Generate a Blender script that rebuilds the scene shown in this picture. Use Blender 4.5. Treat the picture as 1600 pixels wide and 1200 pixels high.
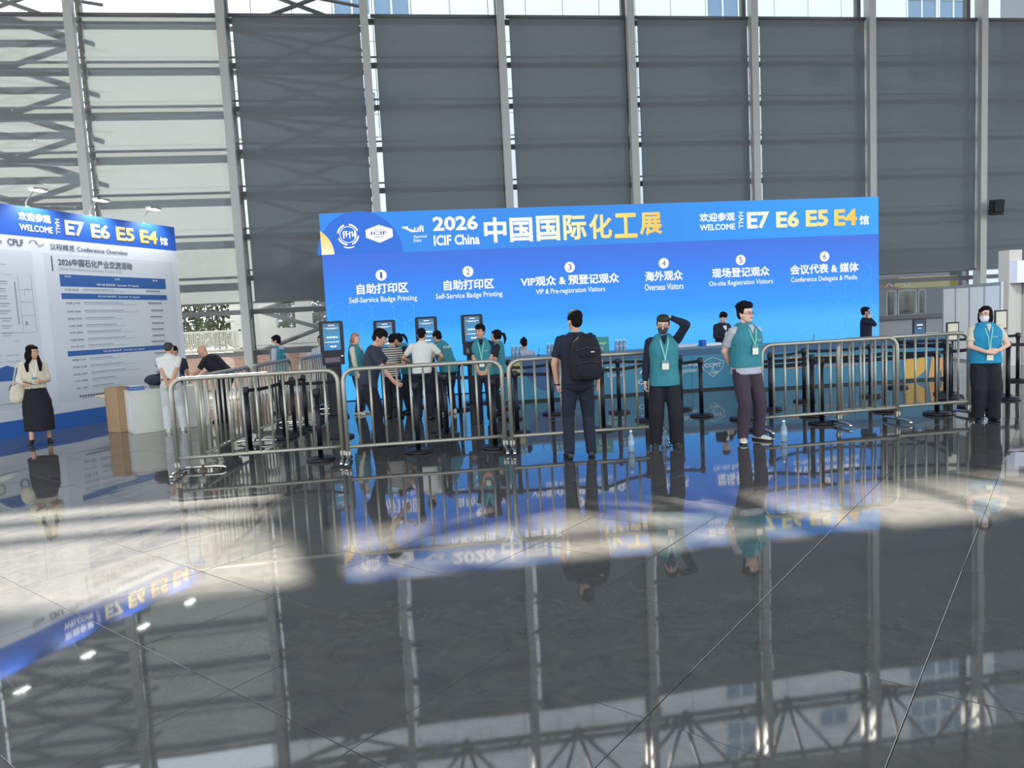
import bpy, bmesh, math, random
from mathutils import Vector, Matrix, noise
random.seed(7)
for o in list(bpy.data.objects): bpy.data.objects.remove(o)
COL = bpy.context.scene.collection
R = math.radians

# ------------------------------------------------------------------ camera, light, exposure
cam = bpy.data.cameras.new('camera'); camo = bpy.data.objects.new('camera', cam); COL.objects.link(camo)
cam.sensor_width = 36; cam.lens = 25.36; cam.clip_end = 400; cam.clip_start = .05
cr = Vector((.98870149, -.14082367, -.05136198)); cu = Vector((.06341184, .08245795, .9945751)); cf = Vector((.13582451, .98659484, -.09045619))
camo.matrix_world = Matrix(((cr.x, cu.x, -cf.x, 0), (cr.y, cu.y, -cf.y, 0), (cr.z, cu.z, -cf.z, 1.65), (0, 0, 0, 1)))
bpy.context.scene.camera = camo

SKY = 2.8
world = bpy.data.worlds.new('sky'); bpy.context.scene.world = world; world.use_nodes = True
wn = world.node_tree.nodes; wl = world.node_tree.links
bg = wn['Background']; bg.inputs[1].default_value = SKY
tc = wn.new('ShaderNodeTexCoord'); sx = wn.new('ShaderNodeSeparateXYZ'); rp = wn.new('ShaderNodeValToRGB')
rp.color_ramp.elements[0].position = 0; rp.color_ramp.elements[0].color = (.42, .43, .42, 1)
rp.color_ramp.elements[1].position = 1; rp.color_ramp.elements[1].color = (.55, .72, 1, 1)
e = rp.color_ramp.elements.new(.02); e.color = (.9, .95, 1, 1)
e = rp.color_ramp.elements.new(.35); e.color = (.86, .94, 1, 1)
wl.new(tc.outputs['Generated'], sx.inputs[0]); wl.new(sx.outputs['Z'], rp.inputs[0]); wl.new(rp.outputs[0], bg.inputs[0])

SUN = 50.0
sl = bpy.data.lights.new('sun', 'SUN'); sl.energy = SUN; sl.angle = R(.7); sl.color = (1, .89, .75)
so = bpy.data.objects.new('sun', sl); COL.objects.link(so)
az = R(13.3); el = R(38)
sd = Vector((math.sin(az) * math.cos(el), -math.cos(az) * math.cos(el), -math.sin(el)))      # light travels this way
so.rotation_euler = sd.to_track_quat('-Z', 'Y').to_euler(); so.location = (-8, 30, 30)
al = bpy.data.lights.new('booth_fill_light', 'SPOT'); al.energy = 9000; al.spot_size = R(26); al.spot_blend = .8; al.shadow_soft_size = .6; al.color = (.95, .97, 1)  # added fill lamp without a fixture, brightens the white booth at the right
ao = bpy.data.objects.new('booth_fill_light', al); COL.objects.link(ao); ao.location = (5, 5.5, 12.5); ao.rotation_euler = (Vector((14.2, 15.3, .8)) - ao.location).to_track_quat('-Z', 'Y').to_euler()
vs = bpy.context.scene.view_settings
vs.view_transform = 'Standard'; vs.look = 'None'; vs.gamma = 1; vs.use_curve_mapping = False; vs.exposure = 0.12
bpy.context.scene.cycles.max_bounces = 8
bpy.context.scene.cycles.transparent_max_bounces = 24

# ------------------------------------------------------------------ helpers
def lin(c):
    return tuple((v / 255 / 12.92 if v / 255 <= .04045 else ((v / 255 + .055) / 1.055) ** 2.4) for v in c)
MATS = {}
def mat(name, rgb, rough=.5, metal=0., emit=None, es=1., var=0., vs_=8., ior=1.45, bump=0.):
    if name in MATS: return MATS[name]
    m = bpy.data.materials.new(name); m.use_nodes = True; n = m.node_tree.nodes; l = m.node_tree.links
    b = n['Principled BSDF']; c = lin(rgb) + (1,)
    b.inputs['Base Color'].default_value = c; b.inputs['Roughness'].default_value = rough
    b.inputs['Metallic'].default_value = metal; b.inputs['IOR'].default_value = ior
    if emit is not None:
        b.inputs['Emission Color'].default_value = lin(emit) + (1,); b.inputs['Emission Strength'].default_value = es
    if var or bump:
        t = n.new('ShaderNodeTexCoord'); z = n.new('ShaderNodeTexNoise'); z.inputs['Scale'].default_value = vs_; z.inputs['Detail'].default_value = 4
        l.new(t.outputs['Object'], z.inputs['Vector'])
        if var:
            mx = n.new('ShaderNodeMix'); mx.data_type = 'RGBA'; mx.inputs[6].default_value = tuple(v * (1 - var) for v in c[:3]) + (1,)
            mx.inputs[7].default_value = tuple(min(1, v * (1 + var)) for v in c[:3]) + (1,)
            l.new(z.outputs['Fac'], mx.inputs[0]); l.new(mx.outputs[2], b.inputs['Base Color'])
        if bump:
            bp = n.new('ShaderNodeBump'); bp.inputs['Strength'].default_value = bump; bp.inputs['Distance'].default_value = .01
            l.new(z.outputs['Fac'], bp.inputs['Height']); l.new(bp.outputs[0], b.inputs['Normal'])
    MATS[name] = m; return m
def cloth(name, rgb, var=.12): return mat('cloth ' + name, rgb, .85, var=var, vs_=22, bump=.25)
def led(name, rgb, es=1.):
    m = mat(name, (0, 0, 0), .5, emit=rgb, es=es); return m

class MB:
    def __init__(s): s.v = []; s.f = []
    def add(s, vs, fs):
        k = len(s.v); s.v += [Vector(p) for p in vs]; s.f += [tuple(i + k for i in f) for f in fs]; return s
    def box(s, c, d, rz=0, M=None):
        x, y, z = d[0] / 2, d[1] / 2, d[2] / 2; m = Matrix.Rotation(rz, 3, 'Z') if M is None else M
        vs = [Vector(c) + m @ Vector(p) for p in ((-x, -y, -z), (x, -y, -z), (x, y, -z), (-x, y, -z), (-x, -y, z), (x, -y, z), (x, y, z), (-x, y, z))]
        return s.add(vs, ((0, 3, 2, 1), (4, 5, 6, 7), (0, 1, 5, 4), (1, 2, 6, 5), (2, 3, 7, 6), (3, 0, 4, 7)))
    def b2(s, a, b): return s.box([(a[i] + b[i]) / 2 for i in range(3)], [abs(b[i] - a[i]) for i in range(3)])
    def cbox(s, c, d, ch=.01):          # box with chamfered vertical edges (rounded in plan xz for panels when swapped)
        x, y, z = d[0] / 2, d[1] / 2, d[2] / 2
        ring = [(-x + ch, -y), (x - ch, -y), (x, -y + ch), (x, y - ch), (x - ch, y), (-x + ch, y), (-x, y - ch), (-x, -y + ch)]
        vs = [Vector(c) + Vector((p[0], p[1], k)) for k in (-z, z) for p in ring]
        return s.add(vs, [tuple(range(7, -1, -1)), tuple(range(8, 16))] + [(i, (i + 1) % 8, 8 + (i + 1) % 8, 8 + i) for i in range(8)])
    def rbox(s, c, d, r=.03, n=4):      # slab in xz plane with rounded corners, thickness in y
        x, y, z = d[0] / 2, d[1] / 2, d[2] / 2; ring = []
        for cx, cz, a0 in ((x - r, z - r, 0), (-x + r, z - r, 90), (-x + r, -z + r, 180), (x - r, -z + r, 270)):
            for k in range(n + 1): a = R(a0 + 90 * k / n); ring.append((cx + r * math.cos(a), cz + r * math.sin(a)))
        m = len(ring); vs = [Vector(c) + Vector((p[0], k, p[1])) for k in (-y, y) for p in ring]
        return s.add(vs, [tuple(range(m - 1, -1, -1)), tuple(range(m, 2 * m))] + [(i, (i + 1) % m, m + (i + 1) % m, m + i) for i in range(m)])
    def rings(s, rs):
        n = len(rs[0]); vs = [p for r in rs for p in r]; fs = [tuple(range(n - 1, -1, -1)), tuple(range((len(rs) - 1) * n, len(rs) * n))]
        for j in range(len(rs) - 1):
            for i in range(n): fs.append((j * n + i, j * n + (i + 1) % n, (j + 1) * n + (i + 1) % n, (j + 1) * n + i))
        return s.add(vs, fs)
    def tube(s, pts, r, n=8, flat=None):
        pts = [Vector(p) for p in pts]; rs = []; N = len(pts); u = None
        rr = r if isinstance(r, (list, tuple)) else [r] * N
        for i, p in enumerate(pts):
            t = (pts[min(i + 1, N - 1)] - pts[max(i - 1, 0)]); t = t.normalized() if t.length > 1e-9 else Vector((0, 0, 1))
            if u is None:
                a = Vector((0, 0, 1)) if abs(t.z) < .9 else Vector((0, 1, 0))
                if flat is not None: a = Vector(flat)
                u = (a - t * a.dot(t)).normalized()
            else: u = (u - t * u.dot(t)).normalized()
            w = t.cross(u); q = rr[i]; qa, qb = q if isinstance(q, (list, tuple)) else (q, q)
            rs.append([p + u * qa * math.cos(2 * math.pi * k / n) + w * qb * math.sin(2 * math.pi * k / n) for k in range(n)])
        return s.rings(rs)
    def ell(s, c, r, n=12, M=None):
        m = M or Matrix.Identity(3); rs = []
        for j in range(1, n // 2 + 1):
            a = math.pi * j / (n // 2 + 1)
            rs.append([Vector(c) + m @ Vector((r[0] * math.sin(a) * math.cos(2 * math.pi * k / n), r[1] * math.sin(a) * math.sin(2 * math.pi * k / n), -r[2] * math.cos(a))) for k in range(n)])
        top = Vector(c) + m @ Vector((0, 0, r[2])); bot = Vector(c) + m @ Vector((0, 0, -r[2]))
        rs = [[bot + (p - bot) * .05 for p in rs[0]]] + rs + [[top + (p - top) * .05 for p in rs[-1]]]
        return s.rings(rs)
    def lathe(s, c, prof, n=20):
        return s.rings([[Vector(c) + Vector((r * math.cos(2 * math.pi * k / n), r * math.sin(2 * math.pi * k / n), z)) for k in range(n)] for r, z in prof])
    def mul(s, M): s.v = [M @ p for p in s.v]; return s
    def join(s, o): return s.add(o.v, o.f)
    def mesh(s, name, m=None, smooth=False, fix=True):
        me = bpy.data.meshes.new(name); me.from_pydata([tuple(p) for p in s.v], [], s.f)
        if fix:
            b = bmesh.new(); b.from_mesh(me); bmesh.ops.recalc_face_normals(b, faces=b.faces); b.to_mesh(me); b.free()
        if smooth: me.polygons.foreach_set('use_smooth', [True] * len(me.polygons))
        if m: me.materials.append(m)
        me.update(); return me
    def build(s, name, m, parent=None, smooth=False, **k):
        o = bpy.data.objects.new(name, s.mesh(name, m, smooth)); COL.objects.link(o)
        if parent: o.parent = parent
        if k: tag(o, **k)
        return o
def tag(o, label=None, cat=None, group=None, kind=None):
    if label: o['label'] = label
    if cat: o['category'] = cat
    if group: o['group'] = group
    if kind: o['kind'] = kind
    return o
def empty(name, loc=(0, 0, 0), rz=0, **k):
    o = bpy.data.objects.new(name, None); COL.objects.link(o); o.location = loc; o.rotation_euler = (0, 0, rz); o.empty_display_size = .2
    if k: tag(o, **k)
    return o
def inst(name, me, parent, loc=(0, 0, 0), rot=(0, 0, 0), scale=(1, 1, 1)):
    o = bpy.data.objects.new(name, me); COL.objects.link(o); o.parent = parent; o.location = loc; o.rotation_euler = rot; o.scale = scale; return o
def copy_tree(o, parent=None):
    c = o.copy(); COL.objects.link(c); c.parent = parent
    for ch in list(o.children): copy_tree(ch, c)
    return c
TEXTS = []
def text(s, x0, x1, z0, z1, y, m, parent, bold=.0, name='lettering', rz=0, rot=None, ext=.001):
    """flat lettering in the parent's xz plane (reading from -y), fitted to the box x0..x1, z0..z1"""
    cu_ = bpy.data.curves.new(name, 'FONT'); cu_.body = s; cu_.bevel_depth = bold * .8; cu_.bevel_resolution = 0; cu_.extrude = ext; cu_.resolution_u = 2
    cu_.materials.append(m); o = bpy.data.objects.new(name, cu_); COL.objects.link(o); o.parent = parent
    TEXTS.append((o, x0, x1, z0, z1, y, rz, rot)); return o
def bars(lst, m, parent, y, name='print', t=.002):
    b = MB()
    for x0, x1, z0, z1 in lst: b.b2((x0, y - t, z0), (x1, y, z1))
    return b.build(name, m, parent)
ORD = ['first', 'second', 'third', 'fourth', 'fifth', 'sixth', 'seventh', 'eighth', 'ninth', 'tenth', 'eleventh', 'twelfth']

# ------------------------------------------------------------------ materials with their own node work
def floor_material():
    m = bpy.data.materials.new('polished dark granite'); m.use_nodes = True; n = m.node_tree.nodes; l = m.node_tree.links
    b = n['Principled BSDF']; t = n.new('ShaderNodeTexCoord'); g = n.new('ShaderNodeNewGeometry')
    z = n.new('ShaderNodeTexNoise'); z.inputs['Scale'].default_value = 4.5; z.inputs['Detail'].default_value = 9; z.inputs['Distortion'].default_value = 1.6; z.inputs['Roughness'].default_value = .65
    l.new(g.outputs['Position'], z.inputs['Vector'])
    r = n.new('ShaderNodeValToRGB'); r.color_ramp.elements[0].position = .32; r.color_ramp.elements[0].color = (.07, .071, .072, 1)
    r.color_ramp.elements[1].position = .72; r.color_ramp.elements[1].color = (.108, .106, .101, 1)
    l.new(z.outputs['Fac'], r.inputs[0]); l.new(r.outputs[0], b.inputs['Base Color'])
    b.inputs['Roughness'].default_value = .035; b.inputs['IOR'].default_value = 1.95
    z2 = n.new('ShaderNodeTexNoise'); z2.inputs['Scale'].default_value = 1.3; z2.inputs['Detail'].default_value = 1
    l.new(g.outputs['Position'], z2.inputs['Vector'])
    bp = n.new('ShaderNodeBump'); bp.inputs['Strength'].default_value = .05; bp.inputs['Distance'].default_value = .02
    l.new(z2.outputs['Fac'], bp.inputs['Height']); l.new(bp.outputs[0], b.inputs['Normal'])
    return m
def shade_material():
    m = bpy.data.materials.new('grey screen fabric'); m.use_nodes = True; n = m.node_tree.nodes; l = m.node_tree.links
    out = n['Material Output']; n.remove(n['Principled BSDF'])
    d = n.new('ShaderNodeBsdfDiffuse'); tr = n.new('ShaderNodeBsdfTranslucent'); tp = n.new('ShaderNodeBsdfTransparent')
    a = n.new('ShaderNodeMixShader'); b = n.new('ShaderNodeMixShader')
    t = n.new('ShaderNodeTexCoord'); z = n.new('ShaderNodeTexNoise'); z.inputs['Scale'].default_value = 2; mp = n.new('ShaderNodeMapping'); mp.inputs['Scale'].default_value = (.6, 1, 6)
    l.new(t.outputs['Object'], mp.inputs[0]); l.new(mp.outputs[0], z.inputs['Vector'])
    r = n.new('ShaderNodeValToRGB'); r.color_ramp.elements[0].color = (.9, .92, .94, 1); r.color_ramp.elements[1].color = (1, 1, 1, 1); l.new(z.outputs['Fac'], r.inputs[0])
    d.inputs[0].default_value = (.27, .30, .33, 1)
    mu = n.new('ShaderNodeMix'); mu.data_type = 'RGBA'; mu.blend_type = 'MULTIPLY'; mu.inputs[0].default_value = 1; mu.inputs[6].default_value = (.21, .222, .22, 1)
    l.new(r.outputs[0], mu.inputs[7]); l.new(mu.outputs[2], tr.inputs[0])
    tp.inputs[0].default_value = (.9, .97, 1, 1)
    a.inputs[0].default_value = .5; b.inputs[0].default_value = .17
    l.new(d.outputs[0], a.inputs[1]); l.new(tr.outputs[0], a.inputs[2]); l.new(a.outputs[0], b.inputs[1]); l.new(tp.outputs[0], b.inputs[2]); l.new(b.outputs[0], out.inputs[0])
    return m
def glass_material():
    m = bpy.data.materials.new('window glass'); m.use_nodes = True; n = m.node_tree.nodes; l = m.node_tree.links
    out = n['Material Output']; n.remove(n['Principled BSDF'])
    g = n.new('ShaderNodeBsdfGlossy'); g.inputs['Roughness'].default_value = .02; t = n.new('ShaderNodeBsdfTransparent'); t.inputs[0].default_value = (.95, .965, .965, 1)
    lwt = n.new('ShaderNodeLayerWeight'); pw_ = n.new('ShaderNodeMath'); pw_.operation = 'POWER'; pw_.inputs[1].default_value = 5; ma = n.new('ShaderNodeMath'); ma.operation = 'MULTIPLY_ADD'; ma.inputs[1].default_value = .6; ma.inputs[2].default_value = .03; x = n.new('ShaderNodeMixShader')
    l.new(lwt.outputs['Facing'], pw_.inputs[0]); l.new(pw_.outputs[0], ma.inputs[0]); l.new(ma.outputs[0], x.inputs[0]); l.new(t.outputs[0], x.inputs[1]); l.new(g.outputs[0], x.inputs[2]); l.new(x.outputs[0], out.inputs[0]); return m
def gradient_led(name, stops, axis='Z', z0=0., z1=1., es=1.):
    m = bpy.data.materials.new(name); m.use_nodes = True; n = m.node_tree.nodes; l = m.node_tree.links
    b = n['Principled BSDF']; b.inputs['Base Color'].default_value = (.01, .01, .012, 1); b.inputs['Roughness'].default_value = .45
    t = n.new('ShaderNodeTexCoord'); s = n.new('ShaderNodeSeparateXYZ'); mr = n.new('ShaderNodeMapRange'); mr.inputs[1].default_value = z0; mr.inputs[2].default_value = z1
    r = n.new('ShaderNodeValToRGB'); l.new(t.outputs['Object'], s.inputs[0]); l.new(s.outputs[axis], mr.inputs[0]); l.new(mr.outputs[0], r.inputs[0])
    for i, (p, c) in enumerate(stops):
        e_ = r.color_ramp.elements[i] if i < 2 else r.color_ramp.elements.new(p)
        e_.position = p; e_.color = lin(c) + (1,)
    l.new(r.outputs[0], b.inputs['Emission Color']); b.inputs['Emission Strength'].default_value = es; return m

FLOOR = floor_material(); SHADE = shade_material(); GLASS = glass_material()
STEEL = mat('brushed galvanised steel', (170, 168, 156), .46, .75, var=.1, vs_=5)
CHROME = mat('bright steel foot', (205, 205, 200), .16, 1.)
FRAME = mat('light grey painted steel', (170, 173, 172), .5, .1, var=.05)
DKFRAME = mat('grey painted steel outside', (95, 98, 100), .5, .1)
BLACK = mat('black satin metal', (24, 26, 32), .35, .2)
BLACKPL = mat('black plastic', (22, 24, 30), .45)
BELT = mat('black belt webbing', (20, 22, 32), .8)
WHITEP = mat('white panel', (222, 224, 224), .55, var=.03)
INKD = mat('dark grey ink', (70, 78, 92), .7)
INKL = mat('grey ink', (150, 156, 166), .7)
BLUEP = mat('printed blue', (52, 96, 160), .6)
SKIN = mat('skin', (196, 150, 124), .55, var=.06, vs_=30)
SKINP = mat('pale skin', (222, 180, 158), .55, var=.05, vs_=30)
HAIRM = mat('black hair', (22, 20, 22), .8, bump=.4, vs_=60); HAIRM.node_tree.nodes['Principled BSDF'].inputs['Specular IOR Level'].default_value = .12
EYEW = mat('eye white', (215, 210, 205), .3); EYED = mat('iris dark', (25, 16, 12), .2); LIPS = mat('lips', (165, 100, 92), .5)

# ------------------------------------------------------------------ floor
floor_e = empty('floor', kind='structure')
MB().b2((-30, -12, -.12), (34, 19.7, -.012)).build('floor_slab', mat('grout', (120, 118, 112), .8), floor_e)
th = R(44.28); U = Vector((math.cos(th), math.sin(th), 0)); Wv = Vector((-math.sin(th), math.cos(th), 0)); TU, TW = .815, .857
def tile_mb(c=None, tilt=(0, 0), h=.012, g=.0016):
    a, b = TU / 2 - g, TW / 2 - g; q = .0012
    vs = []
    for zz, k in ((-h, 0), (-q, 0), (0, q)):
        for sx_, sy_ in ((-1, -1), (1, -1), (1, 1), (-1, 1)): vs.append(Vector(((a - k) * sx_, (b - k) * sy_, zz)))
    m = MB(); m.add(vs, [(0, 1, 5, 4), (1, 2, 6, 5), (2, 3, 7, 6), (3, 0, 4, 7), (4, 5, 9, 8), (5, 6, 10, 9), (6, 7, 11, 10), (7, 4, 8, 11), (8, 9, 10, 11)])
    return m
tile_me = tile_mb().mesh('tile', FLOOR, fix=False)
cells = []
for i in range(-40, 60):
    for j in range(-50, 50):
        c = U * (1.69 + TU * (i + .5)) + Wv * (.495 + TW * (j + .5))
        if not (-28 < c.x < 32 and -10 < c.y < 19.3): continue
        a = math.degrees(math.atan2(c.x, c.y)); d = c.length
        vis = c.y > 1.4 and -29.5 - 12 / d < a < 45 + 12 / d
        cells.append((0 if vis else 1, d, c))
cells.sort(key=lambda q: q[:2])
rest = MB()
for k, (nv, d, c) in enumerate(cells):
    tx, ty = random.gauss(0, .0011), random.gauss(0, .0011)
    if k < 300: inst('tile', tile_me, floor_e, c, (tx, ty, th))
    else: rest.join(tile_mb().mul(Matrix.Translation(c) @ Matrix.Rotation(th, 4, 'Z') @ Matrix.Rotation(tx * .5, 4, 'X') @ Matrix.Rotation(ty * .5, 4, 'Y')))
ro = bpy.data.objects.new('tile_field', rest.mesh('tile_field', FLOOR, fix=False)); COL.objects.link(ro); ro.parent = floor_e; ro['kind'] = 'stuff'

# ------------------------------------------------------------------ roof and glazed wall
CONC = mat('pale ceiling', (170, 172, 172), .8)
MB().b2((-30, -6, 13.6), (34, 21.6, 14.0)).build('ceiling', CONC, kind='structure')
colx = [-14.62 + 3.495 * k for k in range(14)]
LV = [9.53, 8.43, 7.36, 6.29, 5.22, 4.15, 3.08, 2.2, 1.12]
wall = empty('wall_back', kind='structure')
colm = MB().b2((-.1, -.07, 0), (.1, .07, 13.6)).b2((-.03, .07, 0), (.03, .3, 13.6)).mesh('column', FRAME)
fin = MB().b2((-.015, -.03, 0), (.015, .03, 13.6)).mesh('edge_strip', WHITEP)
beam = MB().b2((0, -.05, -.06), (3.495, .05, .06)).mesh('transom', DKFRAME)
thin = MB().b2((0, -.02, -.018), (3.495, .02, .018)).mesh('thin_transom', DKFRAME)
for k, x in enumerate(colx):
    inst('column', colm, wall, (x, 19.36, 0))
    inst('outer_column', MB().b2((-.06, -.08, 0), (.06, .08, 13.6)).mesh('outer_column', DKFRAME) if k == 0 else bpy.data.meshes['outer_column'], wall, (x, 20.0, 0))
    if k == len(colx) - 1: continue
    for z in LV + [10.75, 12.2]:
        inst('transom', beam, wall, (x, 19.78, z - .03))
        if 2.5 < z < 9: inst('thin_transom', thin, wall, (x, 19.74, z + .17))
    zs = [0.03, 1.09, 2.2] + [3.05, 4.12, 5.19, 6.26, 7.33, 8.4, 9.5, 10.72, 12.17, 13.55]
    for a, b in zip(zs, zs[1:]):
        key = 'pane_%d' % round((b - a) * 100)
        me = bpy.data.meshes.get(key) or MB().b2((.02, -.006, 0), (3.475, .006, b - a - .04)).mesh(key, GLASS)
        inst('pane', me, wall, (x, 19.9, a + .02))
# outside X-braced trusses in two bays and a chain of braces high up
def brace_bay(x, par):
    for a, b in zip([13.6, 12.2, 10.75] + LV[:], [12.2, 10.75] + LV[:]):
        for p, q in (((x + .1, 20.35, a), (x + 3.4, 20.35, b)), ((x + .1, 20.35, b), (x + 3.4, 20.35, a))):
            MB().tube([p, q], .055, 8).build('brace', DKFRAME, par, True)
        MB().tube([(x, 20.35, b), (x + 3.495, 20.35, b)], .07, 8).build('truss_chord', DKFRAME, par, True)
        MB().tube([(x, 20.35, b), (x + 3.4, 21.9, b)], .05, 8).build('strut', DKFRAME, par, True)
tr = empty('outdoor_truss', kind='structure')
brace_bay(colx[1], tr); brace_bay(colx[3], tr)
tr2 = empty('trim_1', kind='structure')
MB().tube([(-14, 21.2, 11.35), (30, 21.2, 11.35)], .09, 10).build('chord', DKFRAME, tr2, True)
for k in range(4, 13):
    x = colx[k] - 1.9
    MB().ell((x, 21.2, 11.35), (.16, .16, .16)).build('truss_node', DKFRAME, tr2, True)
    for dx in (-1.75, -.6, .6, 1.75):
        MB().tube([(x, 21.2, 11.35), (x + dx, 21.3, 13.4)], .06, 8).build('web_member', DKFRAME, tr2, True)
    for dx in (-1.2, 1.2):
        MB().b2((x + dx - .05, 19.55, 10.55), (x + dx + .05, 19.75, 10.7)).tube([(x + dx, 19.6, 10.6), (x + dx + .28, 19.3, 10.25)], .03, 8).build('bracket', DKFRAME, tr2)
# roller shades
shm = MB().b2((.24, -.004, 2.42), (3.37, .004, 9.50)).mesh('fabric', SHADE)
tubm = MB().tube([(.16, 0, 9.53), (3.4, 0, 9.53)], .05, 10).mesh('roller_tube', DKFRAME, True)
barm = MB().b2((.19, -.018, 2.38), (3.41, .018, 2.43)).mesh('hem_bar', DKFRAME)
sh_lab = {0: 'sunlit roller shade at the far left edge, behind the conference board', 1: 'sunlit roller shade crossed by truss shadows, leftmost bay', 2: 'pale sunlit roller shade with plain horizontal bar shadows',
          3: 'grey roller shade with faint X-brace shadows, left of the blue screen', 4: 'grey roller shade above the left end of the blue screen', 5: 'dark grey roller shade above the words ICIF China',
          6: 'dark grey roller shade above the middle of the blue screen', 7: 'dark grey roller shade above the hall numbers of the blue screen', 8: 'dark roller shade past the right edge of the blue screen',
          9: 'darkest roller shade beside the wall speaker, right edge'}
for k in range(13):
    s_ = empty('roller_shade', (colx[k], 19.5, 0))
    tag(s_, sh_lab.get(k, 'dark grey roller shade beyond the right edge of the photo, %s one out' % ORD[max(0, k - 10)]), 'roller shade', 'roller shades on the glazed wall')
    inst('fabric', shm, s_); inst('roller_tube', tubm, s_); inst('hem_bar', barm, s_)
# white rods standing in the gaps beside some columns are the bright gaps themselves: nothing to build

# ------------------------------------------------------------------ faint haze in the hall
HAZE = 0
hz = bpy.data.materials.new('hall haze'); hz.use_nodes = True; hn = hz.node_tree.nodes; hn.remove(hn['Principled BSDF'])
vs1 = hn.new('ShaderNodeVolumeScatter'); vs1.inputs['Density'].default_value = HAZE; vs1.inputs['Anisotropy'].default_value = .55; vs1.inputs['Color'].default_value = (.95, .98, 1, 1)
hz.node_tree.links.new(vs1.outputs[0], hn['Material Output'].inputs['Volume'])
if HAZE: MB().b2((-29, -4, .01), (33, 19.15, 13.55)).build('air_haze', hz, kind='stuff')
# ------------------------------------------------------------------ outdoors
GR = mat('outdoor paving', (150, 148, 142), .9, var=.1, vs_=1)
MB().b2((-70, 19.7, -.2), (80, 110, -.02)).build('ground', GR, kind='structure')
bld = empty('office_building', (0, 45, 0)); tag(bld, 'pale panelled building with small windows beyond the glazed wall', 'building')
FAC = mat('pale facade panel', (196, 201, 204), .7, var=.03, vs_=.6)
MB().b2((-10.2, .12, 0), (60, 14, 30.95)).build('wall', mat('facade core', (120, 124, 128), .8), bld)
winm = mat('facade window', (96, 122, 146), .15, 0)
pm = MB().b2((.02, 0, .02), (2.28, .12, 1.38)).mesh('panel', FAC)
cnt = 0
for i in range(22):
    for j in range(13):
        x = -10.2 + 2.3 * i; z = 12.8 + 1.4 * j
        w = (i in (3, 4) and j % 4 in (1,)) or (i in (13,) and j % 3 != 0) or (i == 16 and j % 4 == 2) or (i in (19, 20))
        if z + 1.4 > 31.1: continue
        if w:
            f = MB().b2((.02, 0, .02), (2.28, .12, .14)).b2((.02, 0, 1.26), (2.28, .12, 1.38)).b2((.02, 0, .14), (.14, .12, 1.26)).b2((2.16, 0, .14), (2.28, .12, 1.26)).b2((1.1, .02, .14), (1.2, .1, 1.26))
            wo = f.build('window', FAC, bld); wo.location = (x, 0, z)
            p_ = MB().b2((.14, .06, .14), (2.16, .08, 1.26)).build('pane', winm, wo)
        else: inst('panel', pm, bld, (x, 0, z)); cnt += 1
low = MB()
for j in range(4): low.b2((-10.2, 0, .3 + 3.2 * j), (60, .12, 3.3 + 3.2 * j))
low.build('lower_wall', FAC, bld)
MB().b2((-10.6, -.2, 30.95), (60, 14, 31.38)).build('parapet', FAC, bld)
# things seen below the shades at the left
pw = MB()
brick_e = empty('garden_wall', (-10, 22, 0)); tag(brick_e, 'low pinkish brick wall outside behind the left glazing', 'wall')
BR = mat('pinkish brick', (196, 160, 146), .85, var=.15, vs_=3)
MB().b2((0, .03, 0), (6.9, .3, 1.1)).build('wall_core', mat('pale mortar', (200, 190, 178), .9), brick_e)
brm = MB().b2((0, 0, 0), (.46, .04, .08)).mesh('brick', BR)
for r_ in range(12):
    for c_ in range(14):
        x = .0 + .48 * c_ + (.24 if r_ % 2 else 0)
        if x < 6.5: inst('brick', brm, brick_e, (x, 0, .02 + r_ * .09))
MB().b2((0, -.05, 1.1), (6.95, .34, 1.17)).build('coping', mat('stone coping', (196, 190, 178), .8), brick_e)
fe = empty('metal_screen_fence', (-10, 22.1, 1.17)); tag(fe, 'white perforated metal screen on top of the brick wall', 'fence')
fp = MB()
for i in range(13):
    z0 = i * .042
    fp.b2((0, 0, z0), (5.1, .02, z0 + .018))
for i in range(86): fp.b2((i * .06 + (.02 if i % 2 else 0), 0, 0), (i * .06 + .028, .02, .53))
tag(fp.build('perforated_sheet', mat('white metal', (228, 228, 222), .5), fe), kind='stuff')
MB().b2((0, -.02, .52), (5.15, .04, .57)).b2((0, -.02, -.0), (5.15, .04, .03)).b2((5.05, -.02, 0), (5.13, .04, .8)).b2((3.1, -.02, 0), (3.15, .04, .55)).build('fence_frame', mat('white metal', (228, 228, 222), .5), fe)
MB().tube([(4.95, 0, .8), (4.75, -.1, .85)], .05, 8).tube([(5.07, 0, .7), (4.9, -.05, .8)], .02, 6).build('camera_arm', mat('white metal', (228, 228, 222), .5), fe, True)
wb = empty('white_outbuilding', (0, 24, 0)); tag(wb, 'white rendered outbuilding wall with square openings, outside left', 'building')
WR = mat('white render', (226, 228, 228), .8, var=.04, vs_=1)
wbm = MB().b2((-5.6, 0, 0), (0.6, .3, 1.72)).b2((-5.6, 0, 1.72), (-4.2, .3, 4.6)).b2((-3.6, 0, 1.72), (-3.1, .3, 4.6)).b2((-1.9, 0, 1.72), (.6, .3, 4.6))
wbm.build('wall', WR, wb)
for zz in (.62, 1.2): MB().b2((-5.6, -.01, zz), (.6, .0, zz + .012)).build('joint', DKFRAME, wb)
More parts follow.
